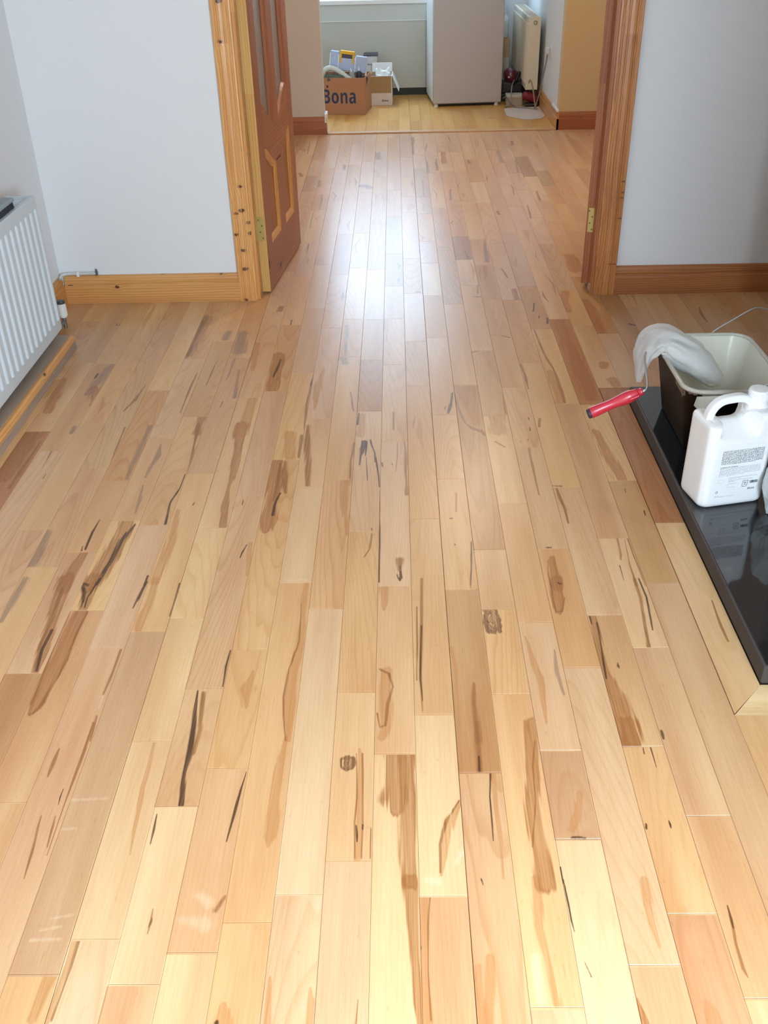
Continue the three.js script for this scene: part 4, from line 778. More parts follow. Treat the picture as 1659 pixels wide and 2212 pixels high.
const roller = thing('paint_roller', 'paint roller with red handle hanging over the scuttle rim', 'paint roller', 0, 0, 0);
{
  const red = mat(new THREE.Color(0.62, 0.025, 0.05), 0.32, { clearcoat: 0.4, clearcoatRoughness: 0.2 }), dark = mat(new THREE.Color(0.03, 0.03, 0.05), 0.5), chrome = mat(new THREE.Color(0.62, 0.64, 0.66), 0.22, { metalness: 0.9 });
  const head = V(0.690, 0.222, -2.546), tip = V(0.548, 0.156, -2.542), dir = tip.clone().sub(head).normalize(), L = 0.153;
  const q = new THREE.Quaternion().setFromUnitVectors(V(0, 1, 0), dir);
  const grip = lathe([[0.0001, 0], [0.0105, 0], [0.0125, 0.002], [0.0135, 0.012], [0.0155, 0.02], [0.0165, 0.03], [0.0155, 0.048], [0.0135, 0.066], [0.0125, 0.085], [0.0135, 0.11], [0.0145, 0.128], [0.0145, 0.144], [0.0135, 0.1445], [0.0001, 0.1445]], 28);
  grip.scale(1.2, 1, 1.05);
  const wing = rbox(-0.0035, 0.0035, 0.0, 0.03, -0.021, 0.021, 0.003);
  const collar = lathe([[0.008, -0.014], [0.011, -0.012], [0.0115, 0.001], [0.0001, 0.002]], 20);
  const h = mesh('handle', merge([grip, wing, collar]), red, roller); h.position.copy(head); h.quaternion.copy(q);
  const cap = mesh('end_cap', lathe([[0.0138, 0.1445], [0.0148, 0.146], [0.0146, 0.153], [0.0115, 0.1555], [0.0001, 0.156]], 24), dark, roller); cap.position.copy(head); cap.quaternion.copy(q); 
  const hole = mesh('hang_hole', (() => { const c = new THREE.CylinderGeometry(0.0036, 0.0036, 0.029, 14); c.rotateX(PI / 2 - 0.9); c.translate(0, 0.127, 0); return c; })(), dark, roller); hole.position.copy(head); hole.quaternion.copy(q);
  mesh('wire_frame', tube([V(0.686, 0.2205, -2.546), V(0.700, 0.224, -2.547), V(0.711, 0.229, -2.549), V(0.717, 0.238, -2.557), V(0.719, 0.255, -2.583), V(0.723, 0.283, -2.640), V(0.733, 0.300, -2.670), V(0.752, 0.310, -2.690), V(0.78, 0.308, -2.70), V(0.82, 0.285, -2.69), V(0.93, 0.215, -2.66)], 0.0034, 90, 10), chrome, roller);
  const sl = new THREE.CapsuleGeometry(0.027, 0.17, 8, 24), sp = sl.attributes.position; for (let i = 0; i < sp.count; i++) { const k = 1 + (noise(sp.getX(i) * 300 + sp.getY(i) * 200, sp.getZ(i) * 300) - 0.5) * 0.08; sp.setX(i, sp.getX(i) * k); sp.setZ(i, sp.getZ(i) * k); } sl.computeVertexNormals();
  const sleeve = mesh('sleeve', sl, mat(new THREE.Color(0.8, 0.79, 0.74), 0.9), roller); sleeve.position.set(0.868, 0.253, -2.685); sleeve.quaternion.setFromUnitVectors(V(0, 1, 0), V(0.82, -0.52, 0.24).normalize());
}
{
  const path = new THREE.CatmullRomCurve3([V(0.716, 0.205, -2.655), V(0.722, 0.235, -2.672), V(0.737, 0.275, -2.70), V(0.768, 0.308, -2.72), V(0.806, 0.313, -2.718), V(0.845, 0.290, -2.70), V(0.885, 0.258, -2.688), V(0.93, 0.222, -2.672), V(0.965, 0.195, -2.66)], false, 'centripetal');
  const N = 60, M = 40, pos = [], idx = [];
  for (let i = 0; i <= N; i++) {
    const t = i / N, p = path.getPointAt(t), tan = path.getTangentAt(t), side = V(0, 0, 1).cross(tan).normalize(), b = tan.clone().cross(side), end = Math.pow(Math.sin(PI * clamp(t * 0.97 + 0.015, 0, 1)), 0.42);
    const wr = lerp(0.022, 0.047, sstep(0.0, 0.6, t)) * end, wb = lerp(0.040, 0.066, sstep(0.0, 0.35, t)) * end;
    for (let j = 0; j < M; j++) {
      const a = j / M * 2 * PI, cr = 1 + 0.16 * (noise(t * 9 + 3, a * 2.2) - 0.5) * 2 + 0.13 * Math.sin(a * 7 + t * 9 + 3 * noise(t * 6, a)) * sstep(0.08, 0.3, t) * sstep(0.8, 0.5, t) + 0.05 * (noise(t * 40, a * 6) - 0.5), pinch = 1 - 0.35 * Math.exp(-Math.pow((t - 0.5) / 0.1, 2)) * (0.5 + 0.5 * Math.sin(a + 1));
      const v = p.clone().addScaledVector(side, Math.cos(a) * wr * cr * pinch).addScaledVector(b, Math.sin(a) * wb * cr * pinch); pos.push(v.x, v.y, v.z);
    }
  }
  for (let i = 0; i < N; i++) for (let j = 0; j < M; j++) { const k = (j + 1) % M, a = i * M + j, c = i * M + k, d = (i + 1) * M + k, e = (i + 1) * M + j; idx.push(a, e, c, c, e, d); }
  const g = new THREE.BufferGeometry(); g.setAttribute('position', new THREE.BufferAttribute(new Float32Array(pos), 3)); g.setIndex(idx); g.computeVertexNormals();
  tag(mesh('plastic_bag', g, mat(new THREE.Color(0.92, 0.93, 0.93), 0.5, { transmission: 0.68, thickness: 0, ior: 1.4, specularIntensity: 0.6 })), 'translucent plastic bag wrapped round the roller on the scuttle rim', 'plastic bag');
}
{ // crumpled clear wrapping at the right edge of the hearth
  const g = new THREE.SphereGeometry(1, 48, 32), p = g.attributes.position;
  for (let i = 0; i < p.count; i++) { const x = p.getX(i), y = p.getY(i), z = p.getZ(i), k = 1 + 0.28 * (noise(x * 3 + 7, y * 3 + z * 2.2 + 9) - 0.5) + 0.16 * Math.abs(noise(x * 8 + 20, z * 8 + y * 7 + 30) - 0.5); p.setXYZ(i, x * 0.072 * k, Math.max(y * 0.12 * k, -0.1), z * 0.062 * k); }
  const flat = g.toNonIndexed(); flat.computeVertexNormals();
  const o = tag(mesh('plastic_wrapping', flat, mat(new THREE.Color(0.72, 0.78, 0.78), 0.25, { transmission: 0.35, thickness: 0, ior: 1.5 })), 'crumpled clear plastic packet at the right end of the hearth, beside the jerrican', 'plastic packet'); o.position.set(1.025, 0.151, -2.165);
}

// ---------------------------------------------------------------- radiator on the left wall, its boxing, valve and pipe
function panelRadiator(name, label, x, y0, y1, zNear, zFar, depth, dir, spacing, m, inner) {
  const g = thing(name, label, 'radiator', x, y0, zFar), H = y1 - y0, L = zNear - zFar, side = dir;   // dir = +1: face looks towards +x
  const X = (a, b) => [Math.min(a * side, b * side), Math.max(a * side, b * side)];
  const [fa, fb] = X(-0.012, 0); mesh('front_panel', rbox(fa, fb, 0, H, 0, L, 0.005), m, g);
  const [ba, bb] = X(-depth, -depth + 0.012); mesh('back_panel', rbox(ba, bb, 0, H, 0, L, 0.005), m, g);
  const rib = new THREE.CapsuleGeometry(0.0105, H - 0.1, 4, 12); rib.scale(0.8, 1, 1);
  for (let z = spacing * 0.55; z < L - 0.01; z += spacing) { const o = mesh('ridge', rib, m, g); o.position.set(-0.0005 * side, H / 2, z); }
  const [ta, tb] = X(-depth + 0.004, -0.004), bars = [box(ta, ta + 0.012, H - 0.012, H + 0.001, 0.004, L - 0.004), box(tb - 0.012, tb, H - 0.012, H + 0.001, 0.004, L - 0.004)];
  for (let z = 0.01; z < L - 0.012; z += 0.022) bars.push(box(ta + 0.012, tb - 0.012, H - 0.01, H, z, z + 0.008));
  mesh('top_grille', merge(bars), m, g); if (inner) inner(g, H, L, ta, tb);
  return g;
}
const enamel = mat(new THREE.Color(0.62, 0.69, 0.73), 0.32), enamelOld = mat(new THREE.Color(0.74, 0.68, 0.55), 0.4);
panelRadiator('radiator', 'white ridged panel radiator on the left wall of the front room', -1.288, 0.082, 0.582, -1.9, -3.478, 0.1, 1, 0.0512, enamel);
const boxing = thing('pipe_boxing', 'low pine boxing with dusty grey top below the left radiator', 'pipe boxing', -1.42, 0, -3.475);
const dusty = timber(pineTexture(41, [176, 156, 138], [146, 124, 106], 0.3, 1.6, []), 0.8);
mesh('front_board', grain(box(0.15, 0.172, 0, 0.032, 0, 3.9), 'z', 0.3, 1.6, 0.4), dusty, boxing);
mesh('edge_moulding', grain(sweep([[0.145, 0.032], [0.172, 0.032], [0.1715, 0.040], [0.162, 0.0545], [0.145, 0.0545]], 'z', 0, 3.9), 'z', 0.3, 1.6, 0.4), pineSkirting, boxing);
mesh('top_board', grain(box(0, 0.153, 0.0515, 0.0555, 0, 3.9), 'z', 0.3, 1.6, 0.2), dusty, boxing);
mesh('end_piece', grain(box(0, 0.171, 0, 0.05, -0.002, 0.004), 'x', 0.3, 1.6), pineSkirting, boxing);
const valve = thing('radiator_valve', 'white ribbed radiator valve with dark collar in the left corner', 'valve', -1.352, 0, -3.69);
{
  const vr = []; for (let i = 0; i < 14; i++) { const q = rbox(-0.0012, 0.0012, 0.054, 0.098, 0.0148, 0.0168, 0.0005, 1); q.rotateY(i / 14 * 2 * PI); vr.push(q); }
  mesh('valve_head', merge([lathe([[0.010, 0.045], [0.0155, 0.05], [0.0162, 0.1], [0.012, 0.104], [0.0001, 0.104]], 24), ...vr]), mat(new THREE.Color(0.82, 0.8, 0.74), 0.4), valve);
  mesh('collar', lathe([[0.0001, 0.116], [0.013, 0.116], [0.0155, 0.113], [0.0155, 0.104], [0.012, 0.1035]], 24), mat(new THREE.Color(0.06, 0.065, 0.08), 0.4), valve);
  mesh('valve_pipe', merge([lathe([[0.0078, 0], [0.0078, 0.046]], 16), tube([V(0, 0.03, 0), V(0.004, 0.034, 0.08), V(0.012, 0.075, 0.2), V(0.012, 0.11, 0.23)], 0.007, 24, 10)]), mat(new THREE.Color(0.25, 0.23, 0.21), 0.4, { metalness: 0.6 }), valve);
}
const conduit = thing('pipe_stub', 'grey white pipe lying on the skirting in the left corner', 'pipe', -1.43, 0.128, -3.972);
mesh('pipe', tube([V(0.004, -0.012, 0.03), V(0.006, -0.002, 0.012), V(0.02, 0.001, 0.002), V(0.09, 0.002, 0.0), V(0.15, 0.003, 0)], 0.0065, 40, 12), mat(new THREE.Color(0.62, 0.63, 0.6), 0.45), conduit);
mesh('pipe_clip', rbox(0.068, 0.080, -0.009, 0.011, -0.008, 0.0085, 0.002), upvc, conduit);
mesh('end_fitting', merge([rbox(0.148, 0.158, -0.006, 0.012, -0.006, 0.006, 0.002), rbox(0.151, 0.157, 0.01, 0.021, -0.004, 0.004, 0.002)]), mat(new THREE.Color(0.1, 0.12, 0.14), 0.4), conduit);
const brush = thing('dusting_brush', 'grey backed dark bristled brush lying on the left radiator', 'brush', -1.324, 0.583, -3.325);
brush.scale.y = 0.72;
mesh('brush_back', rbox(-0.022, 0.022, 0.026, 0.046, 0, 0.3, 0.008), mat(new THREE.Color(0.3, 0.36, 0.38), 0.5), brush);
{ const tufts = [], q = rng(6); for (let i = 0; i < 22; i++) for (let j = 0; j < 4; j++) { const c = new THREE.CylinderGeometry(0.0035, 0.005, 0.03, 5); c.translate(-0.016 + j * 0.0105 + (q() - 0.5) * 0.003, 0.014, 0.012 + i * 0.013); tufts.push(c); } mesh('bristles', merge(tufts), mat(new THREE.Color(0.03, 0.03, 0.04), 0.8), brush).userData.kind = 'stuff'; }

// ---------------------------------------------------------------- hall: pendant lamp that warms the floor
const lamp = thing('pendant_lamp', 'bare warm bulb hanging from the hall ceiling', 'lamp', 0.47, 2.4, -5.65);
mesh('ceiling_rose', lathe([[0.0001, -0.03], [0.02, -0.028], [0.045, -0.006], [0.05, 0]], 24), upvc, lamp);
mesh('flex', tube([V(0, -0.02, 0), V(0, -0.1, 0), V(0, -0.2, 0)], 0.003, 6, 6), upvc, lamp);
mesh('lamp_holder', lathe([[0.018, -0.26], [0.02, -0.24], [0.016, -0.2], [0.0001, -0.198]], 20), upvc, lamp);
mesh('bulb', new THREE.SphereGeometry(0.035, 24, 16).translate(0, -0.295, 0), new THREE.MeshStandardMaterial({ color: 0xffe0b0, emissive: new THREE.Color(1, 0.72, 0.4), emissiveIntensity: 12 }), lamp);
const bulb = new THREE.PointLight(new THREE.Color(1, 0.82, 0.62), 5.5); bulb.position.set(0.47, 2.105, -5.65); bulb.castShadow = true; bulb.shadow.radius = 1.6; scene.add(bulb);

// ---------------------------------------------------------------- kitchen
const unit = thing('kitchen_unit', 'pale kitchen unit with black plinth across the back of the kitchen', 'kitchen unit', 0, 0, -8.952);
const unitPale = mat(new THREE.Color(0.52, 0.53, 0.47), 0.5), unitUp = mat(new THREE.Color(0.58, 0.61, 0.58), 0.5);
mesh('plinth', box(-1.58, 0.86, 0, 0.058, -0.1, -0.012), mat(new THREE.Color(0.012, 0.011, 0.01), 0.5), unit);
mesh('end_panel', rbox(-1.58, 0.86, 0.058, 0.576, -0.12, 0, 0.002), unitPale, unit);
mesh('trim_strip', rbox(-1.58, 0.86, 0.574, 0.583, -0.12, 0.004, 0.002), mat(new THREE.Color(0.72, 0.74, 0.68), 0.4), unit);
mesh('upper_panel', rbox(-1.58, 0.86, 0.583, 0.70, -0.12, -0.002, 0.002), unitUp, unit);
mesh('worktop', rbox(-1.58, 0.88, 0.70, 0.735, -0.56, 0.012, 0.006), mat(new THREE.Color(0.78, 0.8, 0.78), 0.35), unit);
const fridge = thing('fridge', 'white fridge standing out in the kitchen', 'fridge', 0.297, 0, -8.345, 0.07);
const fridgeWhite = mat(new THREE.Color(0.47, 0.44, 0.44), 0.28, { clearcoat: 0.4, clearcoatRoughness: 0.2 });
mesh('cabinet', rbox(0, 0.556, 0.03, 1.5, -0.53, -0.062, 0.006), mat(new THREE.Color(0.78, 0.79, 0.78), 0.35), fridge);
mesh('door', rbox(0.002, 0.556, 0.022, 1.5, -0.052, 0, 0.012, 3), fridgeWhite, fridge);
mesh('door_seal', box(0.008, 0.55, 0.035, 1.49, -0.063, -0.051), mat(new THREE.Color(0.16, 0.15, 0.15), 0.7), fridge);
mesh('kick_plate', box(0.02, 0.536, 0.004, 0.03, -0.54, -0.05), mat(new THREE.Color(0.02, 0.02, 0.02), 0.6), fridge);
for (const fx of [0.03, 0.52]) { const c = new THREE.CylinderGeometry(0.014, 0.018, 0.03, 14); c.translate(fx, 0.015, -0.035); mesh('foot', c, upvc, fridge); }
panelRadiator('radiator', 'cream radiator with closed end on the right wall of the kitchen', 1.03, 0.125, 0.642, -8.3, -9.35, 0.095, -1, 0.052, enamelOld, (g, H, L, ta, tb) => {
  const e = mesh('end_cover', rbox(ta - 0.004, tb + 0.004, 0, H + 0.002, L - 0.004, L + 0.001, 0.0015), enamelOld, g);
  const p = new THREE.TorusGeometry(0.012, 0.0035, 8, 24); p.translate((ta + tb) / 2 + 0.006, H - 0.037, L + 0.002); mesh('bleed_plug', p, mat(new THREE.Color(0.3, 0.28, 0.24), 0.4, { metalness: 0.6 }), g);
  mesh('edge_strip', rbox(ta - 0.005, ta + 0.003, 0.01, H, L - 0.2, L - 0.185, 0.001), enamel, g);
});
const socket = thing('wall_socket', 'white wall socket with a plug pushed in beside the kitchen radiator', 'socket', 1.168, 0.446, -7.935);
mesh('face_plate', rbox(-0.009, 0, -0.043, 0.043, -0.07, 0.07, 0.003), upvc, socket);
mesh('plug', (() => { const g = new RoundedBoxGeometry(0.036, 0.05, 0.05, 3, 0.012); g.translate(-0.026, 0.002, -0.033); return g; })(), mat(new THREE.Color(0.66, 0.67, 0.72), 0.4), socket);
mesh('rocker', rbox(-0.013, -0.008, 0.016, 0.03, 0.02, 0.034, 0.001), upvc, socket);
const cordMat = mat(new THREE.Color(0.16, 0.12, 0.1), 0.5), cordGrey = mat(new THREE.Color(0.3, 0.27, 0.24), 0.5);
tag(mesh('cable', tube([V(1.142, 0.425, -7.968), V(1.138, 0.36, -7.985), V(1.128, 0.24, -8.05), V(1.12, 0.14, -8.1), V(1.107, 0.06, -8.14), V(1.09, 0.008, -8.16), V(1.05, 0.008, -8.2), V(0.98, 0.008, -8.24), V(0.92, 0.008, -8.3)], 0.005, 60, 8), cordGrey), 'grey cable hanging from the kitchen wall socket to the floor', 'cable');
tag(mesh('cable', tube([V(1.045, 0.19, -8.21), V(1.052, 0.215, -8.19), V(1.068, 0.18, -8.18), V(1.085, 0.1, -8.17), V(1.1, 0.02, -8.15), V(1.11, 0.007, -8.14)], 0.005, 40, 8), mat(new THREE.Color(0.34, 0.26, 0.15), 0.5)), 'brown cable looped against the end of the cream kitchen radiator', 'cable');
const dome = thing('floor_polisher', 'dark red domed machine on a black base beside the fridge', 'floor machine', 0.955, 0, -8.62);
{
  const g = new THREE.SphereGeometry(1, 32, 20); g.scale(0.066, 0.058, 0.06); g.rotateZ(-0.55); g.translate(-0.012, 0.19, 0.03);
  mesh('motor_dome', g, mat(new THREE.Color(0.11, 0.008, 0.018), 0.25, { clearcoat: 0.6 }), dome);
  mesh('dome_band', (() => { const t = new THREE.TorusGeometry(0.05, 0.014, 10, 30); t.rotateY(PI / 2); t.rotateZ(-0.55); t.translate(0.028, 0.168, 0.03); return t; })(), mat(new THREE.Color(0.02, 0.015, 0.018), 0.5), dome);
  mesh('switch_button', new THREE.SphereGeometry(0.0075, 12, 8).translate(-0.034, 0.186, 0.086), upvc, dome);
  mesh('base', rbox(-0.09, 0.09, 0.055, 0.15, -0.08, 0.06, 0.02, 3), mat(new THREE.Color(0.035, 0.03, 0.033), 0.5), dome);
  mesh('skirt', rbox(-0.1, 0.1, 0.004, 0.06, -0.09, 0.07, 0.01, 2), mat(new THREE.Color(0.02, 0.02, 0.02), 0.6), dome);
}
const lowBox = thing('low_box', 'low greyish cardboard box on the floor between fridge and radiator', 'box', 0.962, 0, -8.42);
mesh('box_body', rbox(-0.07, 0.06, 0, 0.062, -0.06, 0.06, 0.003), mat(new THREE.Color(0.42, 0.38, 0.31), 0.8), lowBox);
mesh('box_lid', rbox(-0.072, 0.062, 0.06, 0.078, -0.062, 0.062, 0.003), mat(new THREE.Color(0.6, 0.57, 0.48), 0.7), lowBox);
tag(mesh('cable', tube([V(0.965, 0.165, -8.535), V(0.935, 0.14, -8.40), V(0.925, 0.09, -8.345), V(0.925, 0.04, -8.33), V(0.915, 0.008, -8.31), V(0.88, 0.007, -8.27), V(0.87, 0.006, -8.25)], 0.0045, 50, 8), cordGrey), 'grey cable dropping from the dark red domed machine', 'cable');
tag(mesh('cable', tube([V(0.862, 0.06, -8.335), V(0.885, 0.075, -8.32), V(0.9, 0.05, -8.3), V(0.93, 0.02, -8.28), V(0.97, 0.007, -8.26), V(1.01, 0.007, -8.25), V(1.04, 0.007, -8.28)], 0.0045, 50, 8), cordMat), 'dark cable curling over the floor at the foot of the low box', 'cable');
const tool = thing('power_tool', 'red and black power tool on the floor under the kitchen radiator', 'power tool', 1.09, 0, -8.33);
mesh('tool_body', (() => { const g = new THREE.CapsuleGeometry(0.034, 0.075, 8, 20); g.rotateZ(PI / 2 - 0.35); g.translate(-0.012, 0.066, 0.01); return g; })(), mat(new THREE.Color(0.22, 0.012, 0.02), 0.35), tool);
mesh('tool_grip', (() => { const g = new THREE.CapsuleGeometry(0.019, 0.08, 6, 16); g.rotateZ(0.25); g.translate(0.035, 0.062, 0.005); return g; })(), mat(new THREE.Color(0.05, 0.015, 0.012), 0.5), tool);
mesh('tool_base', rbox(-0.055, 0.05, 0.0, 0.024, -0.04, 0.045, 0.008), mat(new THREE.Color(0.03, 0.025, 0.03), 0.5), tool);
{
  const sh = new THREE.Shape([[0.86, 8.23], [1.145, 8.27], [1.142, 7.88], [1.1, 7.79], [0.99, 7.76], [0.94, 7.8], [0.85, 7.93]].map((p) => new THREE.Vector2(p[0], p[1])));
  const g = new THREE.ExtrudeGeometry(sh, { depth: 0.002, bevelEnabled: false }); g.rotateX(-PI / 2); const p = g.attributes.position; 
  tag(mesh('dust_sheet', g, mat(new THREE.Color(0.62, 0.53, 0.48), 0.85)), 'pale sheet of paper lying flat on the kitchen floor by the wall', 'sheet').position.y = 0.001;
}
const carton = thing('carton', 'tan carton with a pale base standing behind the fridge', 'box', 0.915, 0, -9.05);
mesh('carton_body', rbox(-0.05, 0.05, 0.0, 0.42, -0.08, 0.08, 0.003), mat(new THREE.Color(0.62, 0.56, 0.48), 0.8), carton);
mesh('carton_top', rbox(-0.051, 0.051, 0.28, 0.425, -0.081, 0.081, 0.003), mat(new THREE.Color(0.56, 0.38, 0.2), 0.8), carton);
for (const [i, x, z, y] of [[0, 0.908, -9.0, 0.426], [1, 0.922, -9.1, 0.426]]) {
  const b = thing('bottle', i ? 'rear white bottle with grey cap standing on the tan carton' : 'front white bottle standing on the tan carton behind the fridge', 'bottle', x, y, z);
  mesh('bottle_body', lathe([[0.0001, 0], [0.034, 0], [0.038, 0.006], [0.038, 0.12], [0.03, 0.15], [0.014, 0.165], [0.013, 0.18]], 24), mat(new THREE.Color(0.66, 0.67, 0.62), 0.4), b);
  mesh('bottle_cap', lathe([[0.015, 0.176], [0.016, 0.2], [0.0001, 0.202]], 20), mat(new THREE.Color(0.5, 0.52, 0.5), 0.4), b);
}

// ---------------------------------------------------------------- boxes of materials at the kitchen's left
const kraft = (seed, base) => canvasTex(512, 384, (c, w, h) => { c.fillStyle = base; c.fillRect(0, 0, w, h); const q = rng(seed); for (let i = 0; i < 900; i++) { c.globalAlpha = 0.05; c.fillStyle = q() < 0.5 ? '#3a2010' : '#e8c8a0'; c.fillRect(q() * w, q() * h, 2 + q() * 30, 1 + q() * 2); } c.globalAlpha = 1; });
const kraftMat = new THREE.MeshPhysicalMaterial({ map: kraft(4, '#b07c58'), roughness: 0.8 });
const bigPrint = canvasTex(1024, 700, (c, w, h) => { c.fillStyle = '#b07c58'; c.fillRect(0, 0, w, h); const q = rng(14); for (let i = 0; i < 900; i++) { c.globalAlpha = 0.05; c.fillStyle = q() < 0.5 ? '#3a2010' : '#e8c8a0'; c.fillRect(q() * w, q() * h, 2 + q() * 50, 1 + q() * 3); } c.globalAlpha = 1; c.fillStyle = '#353c58'; c.font = 'bold 380px sans-serif'; c.save(); c.translate(132, 486); c.scale(0.78, 1.0); c.fillText('Bona', 0, 0); c.restore(); });
const big = thing('cardboard_box', 'open brown cardboard box with large dark blue lettering', 'cardboard box', -0.241, 0, -8.098, -0.13);
{
  const T = 0.006, W = 0.4, D = 0.32, H = 0.268;
  mesh('front_panel', rbox(-W, 0, 0, H, -T, 0, 0.002), kraftMat, big);
  const p = mesh('printed_face', new THREE.PlaneGeometry(W - 0.004, H - 0.004), new THREE.MeshPhysicalMaterial({ map: bigPrint, roughness: 0.8 }), big); p.position.set(-W / 2, H / 2, 0.0006);
  mesh('side_panel', rbox(-T, 0, 0, H, -D, -T, 0.002), kraftMat, big); mesh('side_panel', rbox(-W, -W + T, 0, H, -D, -T, 0.002), kraftMat, big);
  mesh('back_panel', rbox(-W + T, -T, 0, H, -D, -D + T, 0.002), kraftMat, big); mesh('box_bottom', box(-W + T, -T, 0.001, 0.006, -D + T, -T), kraftMat, big);
}
const organiser = thing('organiser_case', 'clear blue organiser case with yellow handle on top of the brown box', 'organiser case', -0.37, 0.30, -8.245, -0.06);
{
  const clear = mat(new THREE.Color(0.44, 0.55, 0.78), 0.3), edge = mat(new THREE.Color(0.72, 0.8, 0.88), 0.35), yellow = mat(new THREE.Color(0.82, 0.45, 0.02), 0.4), dark = mat(new THREE.Color(0.07, 0.07, 0.11), 0.5), o = new THREE.Matrix4().makeRotationZ(-0.13);
  const put = (n, g, m) => { g.applyMatrix4(o); return mesh(n, g, m, organiser); };
  put('case_body', rbox(-0.15, 0.135, 0.0, 0.09, -0.03, 0.02, 0.006), clear);
  for (const x of [-0.15, -0.085, 0.048]) put('case_rib', rbox(x - 0.004, x + 0.006, -0.003, 0.112, 0.016, 0.025, 0.002), edge);
  put('case_lid', rbox(-0.15, -0.085, 0.086, 0.13, -0.03, 0.018, 0.004), clear); put('case_lid', rbox(0.05, 0.137, 0.0, 0.115, -0.03, 0.022, 0.004), clear);
  put('handle', merge([rbox(-0.075, 0.037, 0.118, 0.142, -0.014, 0.024, 0.004), rbox(-0.075, -0.06, 0.055, 0.13, -0.014, 0.024, 0.003), rbox(0.022, 0.037, 0.055, 0.13, -0.014, 0.024, 0.003)]), yellow);
  put('latch_plate', rbox(-0.06, 0.022, 0.066, 0.118, -0.01, 0.016, 0.003), dark);
}
const hose = thing('hose_coil', 'pale ribbed hose end curving out of the brown box', 'hose', -0.5, 0.235, -8.2);
mesh('hose', tube([V(-0.08, 0.03, 0), V(-0.05, 0.082, 0.0), V(0, 0.094, 0.005), V(0.05, 0.075, 0.01), V(0.1, 0.04, 0.015), V(0.15, 0.005, 0.02)], 0.02, 48, 14), mat(new THREE.Color(0.62, 0.66, 0.62), 0.45), hose);
mesh('hose_cuff', (() => { const g = tube([V(0.145, 0.008, 0.02), V(0.165, -0.006, 0.022)], 0.023, 4, 14); return g; })(), mat(new THREE.Color(0.5, 0.54, 0.52), 0.45), hose);
const sander = thing('hand_sander', 'dark olive tool lying in the brown box below the hose', 'power tool', -0.475, 0.205, -8.17);
mesh('tool_body', (() => { const g = new THREE.CapsuleGeometry(0.038, 0.09, 8, 20); g.rotateZ(PI / 2 - 0.12); g.translate(0, 0.045, 0); return g; })(), mat(new THREE.Color(0.07, 0.075, 0.045), 0.5), sander);
mesh('tool_plate', rbox(-0.07, 0.06, -0.01, 0.012, -0.035, 0.035, 0.005), mat(new THREE.Color(0.02, 0.02, 0.02), 0.6), sander);
for (const [i, x, y, z, h, c] of [[0, -0.325, 0.19, -8.2, 0.12, [0.30, 0.36, 0.36]], [1, -0.288, 0.18, -8.22, 0.13, [0.04, 0.045, 0.06]], [2, -0.255, 0.18, -8.19, 0.1, [0.05, 0.05, 0.055]]]) {
  const t = thing('filler_tube', ['grey cartridge tube in the brown box under the organiser case', 'tall black cartridge tube in the brown box', 'short black cartridge tube near the right side of the brown box'][i], 'cartridge', x, y, z, 0, undefined);
  const a = mesh('cartridge', lathe([[0.0001, 0], [0.021, 0], [0.022, 0.004], [0.022, h - 0.02], [0.012, h - 0.008], [0.0001, h - 0.006]], 20), mat(new THREE.Color(...c), 0.45), t), b = mesh('nozzle', lathe([[0.008, h - 0.012], [0.003, h + 0.02], [0.0001, h + 0.02]], 14), upvc, t); a.rotation.z = b.rotation.z = (i - 1) * -0.2;
}
const white = thing('cardboard_box', 'open white box with kraft band and small lettering beside the brown box', 'cardboard box', -0.21, 0, -8.49, -0.02);
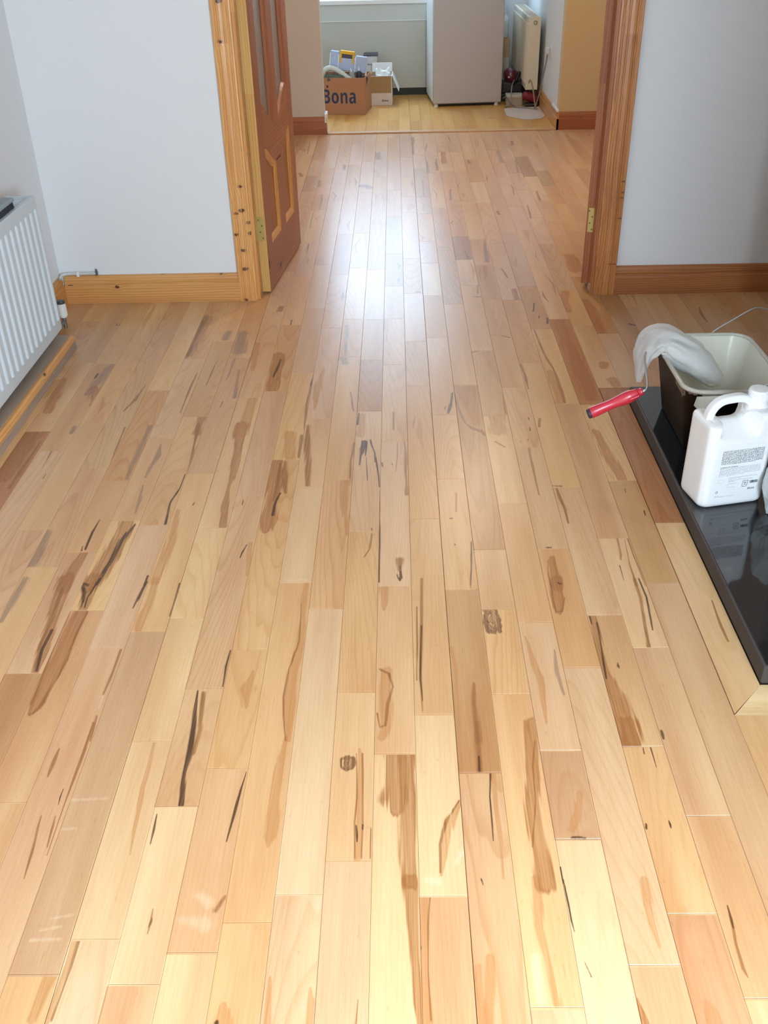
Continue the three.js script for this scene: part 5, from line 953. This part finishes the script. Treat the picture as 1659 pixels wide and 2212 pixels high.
{
  const T = 0.005, W = 0.178, D = 0.25, H = 0.222, print = canvasTex(512, 640, (c, w, h) => { c.fillStyle = '#d9cfc9'; c.fillRect(0, 0, w, h); c.fillStyle = '#a5865c'; c.fillRect(0, 0, w - 18, 370); c.fillStyle = '#30303a'; c.font = 'italic bold 66px sans-serif'; c.fillText('Bona', 262, 560); }), paper = mat(new THREE.Color(0.76, 0.76, 0.74), 0.7), inside = mat(new THREE.Color(0.5, 0.42, 0.3), 0.8);
  mesh('front_panel', rbox(0, W, 0, H, -T, 0, 0.001), paper, white);
  const f = mesh('printed_face', new THREE.PlaneGeometry(W - 0.002, H - 0.002), new THREE.MeshPhysicalMaterial({ map: print, roughness: 0.75 }), white); f.position.set(W / 2, H / 2, 0.0006);
  mesh('side_panel', rbox(0, T, 0, H, -D, -T, 0.001), inside, white); mesh('side_panel', rbox(W - T, W, 0, H, -D, -T, 0.001), paper, white); mesh('back_panel', rbox(T, W - T, 0, H, -D, -D + T, 0.001), inside, white); mesh('box_bottom', box(T, W - T, 0.001, 0.005, -D + T, -T), inside, white);
  const flap = (n, g, x, y, z, rx, rz) => { const o = mesh(n, g, paper, white); o.position.set(x, y, z); o.rotation.set(rx, 0, rz); return o; };
  flap('side_flap', rbox(0, 0.004, -0.13, 0, -D + 0.01, -0.004, 0.001), W + 0.0005, H, 0, 0, 0.42);
  flap('back_flap', rbox(0.01, W - 0.002, 0, 0.075, -0.003, 0.001, 0.001), 0, H - 0.002, -D + 0.002, -0.5, 0);
}
const crumple = (() => { const g = new THREE.PlaneGeometry(0.12, 0.09, 14, 10), p = g.attributes.position; for (let i = 0; i < p.count; i++) p.setZ(i, (noise(p.getX(i) * 40 + 3, p.getY(i) * 40 + 8) - 0.5) * 0.045); const q = g.toNonIndexed(); q.computeVertexNormals(); return q; })();
const sheet = tag(mesh('paper_sheet', crumple, mat(new THREE.Color(0.8, 0.83, 0.83), 0.7, { side: THREE.DoubleSide })), 'crumpled white paper sticking out of the white box', 'paper'); sheet.position.set(-0.105, 0.235, -8.57); sheet.rotation.set(-0.9, 0, 0.12);
const tub = thing('white_tub', 'white tub with dark lid and small lettering behind the brown box', 'tub', -0.208, 0, -8.86);
{
  const face = canvasTex(256, 256, (c, w, h) => { c.fillStyle = '#d4d6dc'; c.fillRect(0, 0, w, h); c.fillStyle = '#3a4058'; c.font = 'italic bold 58px sans-serif'; c.fillText('Bona', 50, 205); });
  mesh('tub_body', rbox(-0.055, 0.055, 0.0, 0.335, -0.07, 0.05, 0.012, 3), mat(new THREE.Color(0.66, 0.67, 0.7), 0.45), tub);
  const l = mesh('printed_face', new THREE.PlaneGeometry(0.085, 0.085), new THREE.MeshPhysicalMaterial({ map: face, roughness: 0.5 }), tub); l.position.set(-0.004, 0.286, 0.0506);
  mesh('tub_lid', rbox(-0.06, 0.062, 0.328, 0.345, -0.075, 0.055, 0.006), mat(new THREE.Color(0.09, 0.09, 0.11), 0.5), tub);
}


renderer.render(scene, camera);
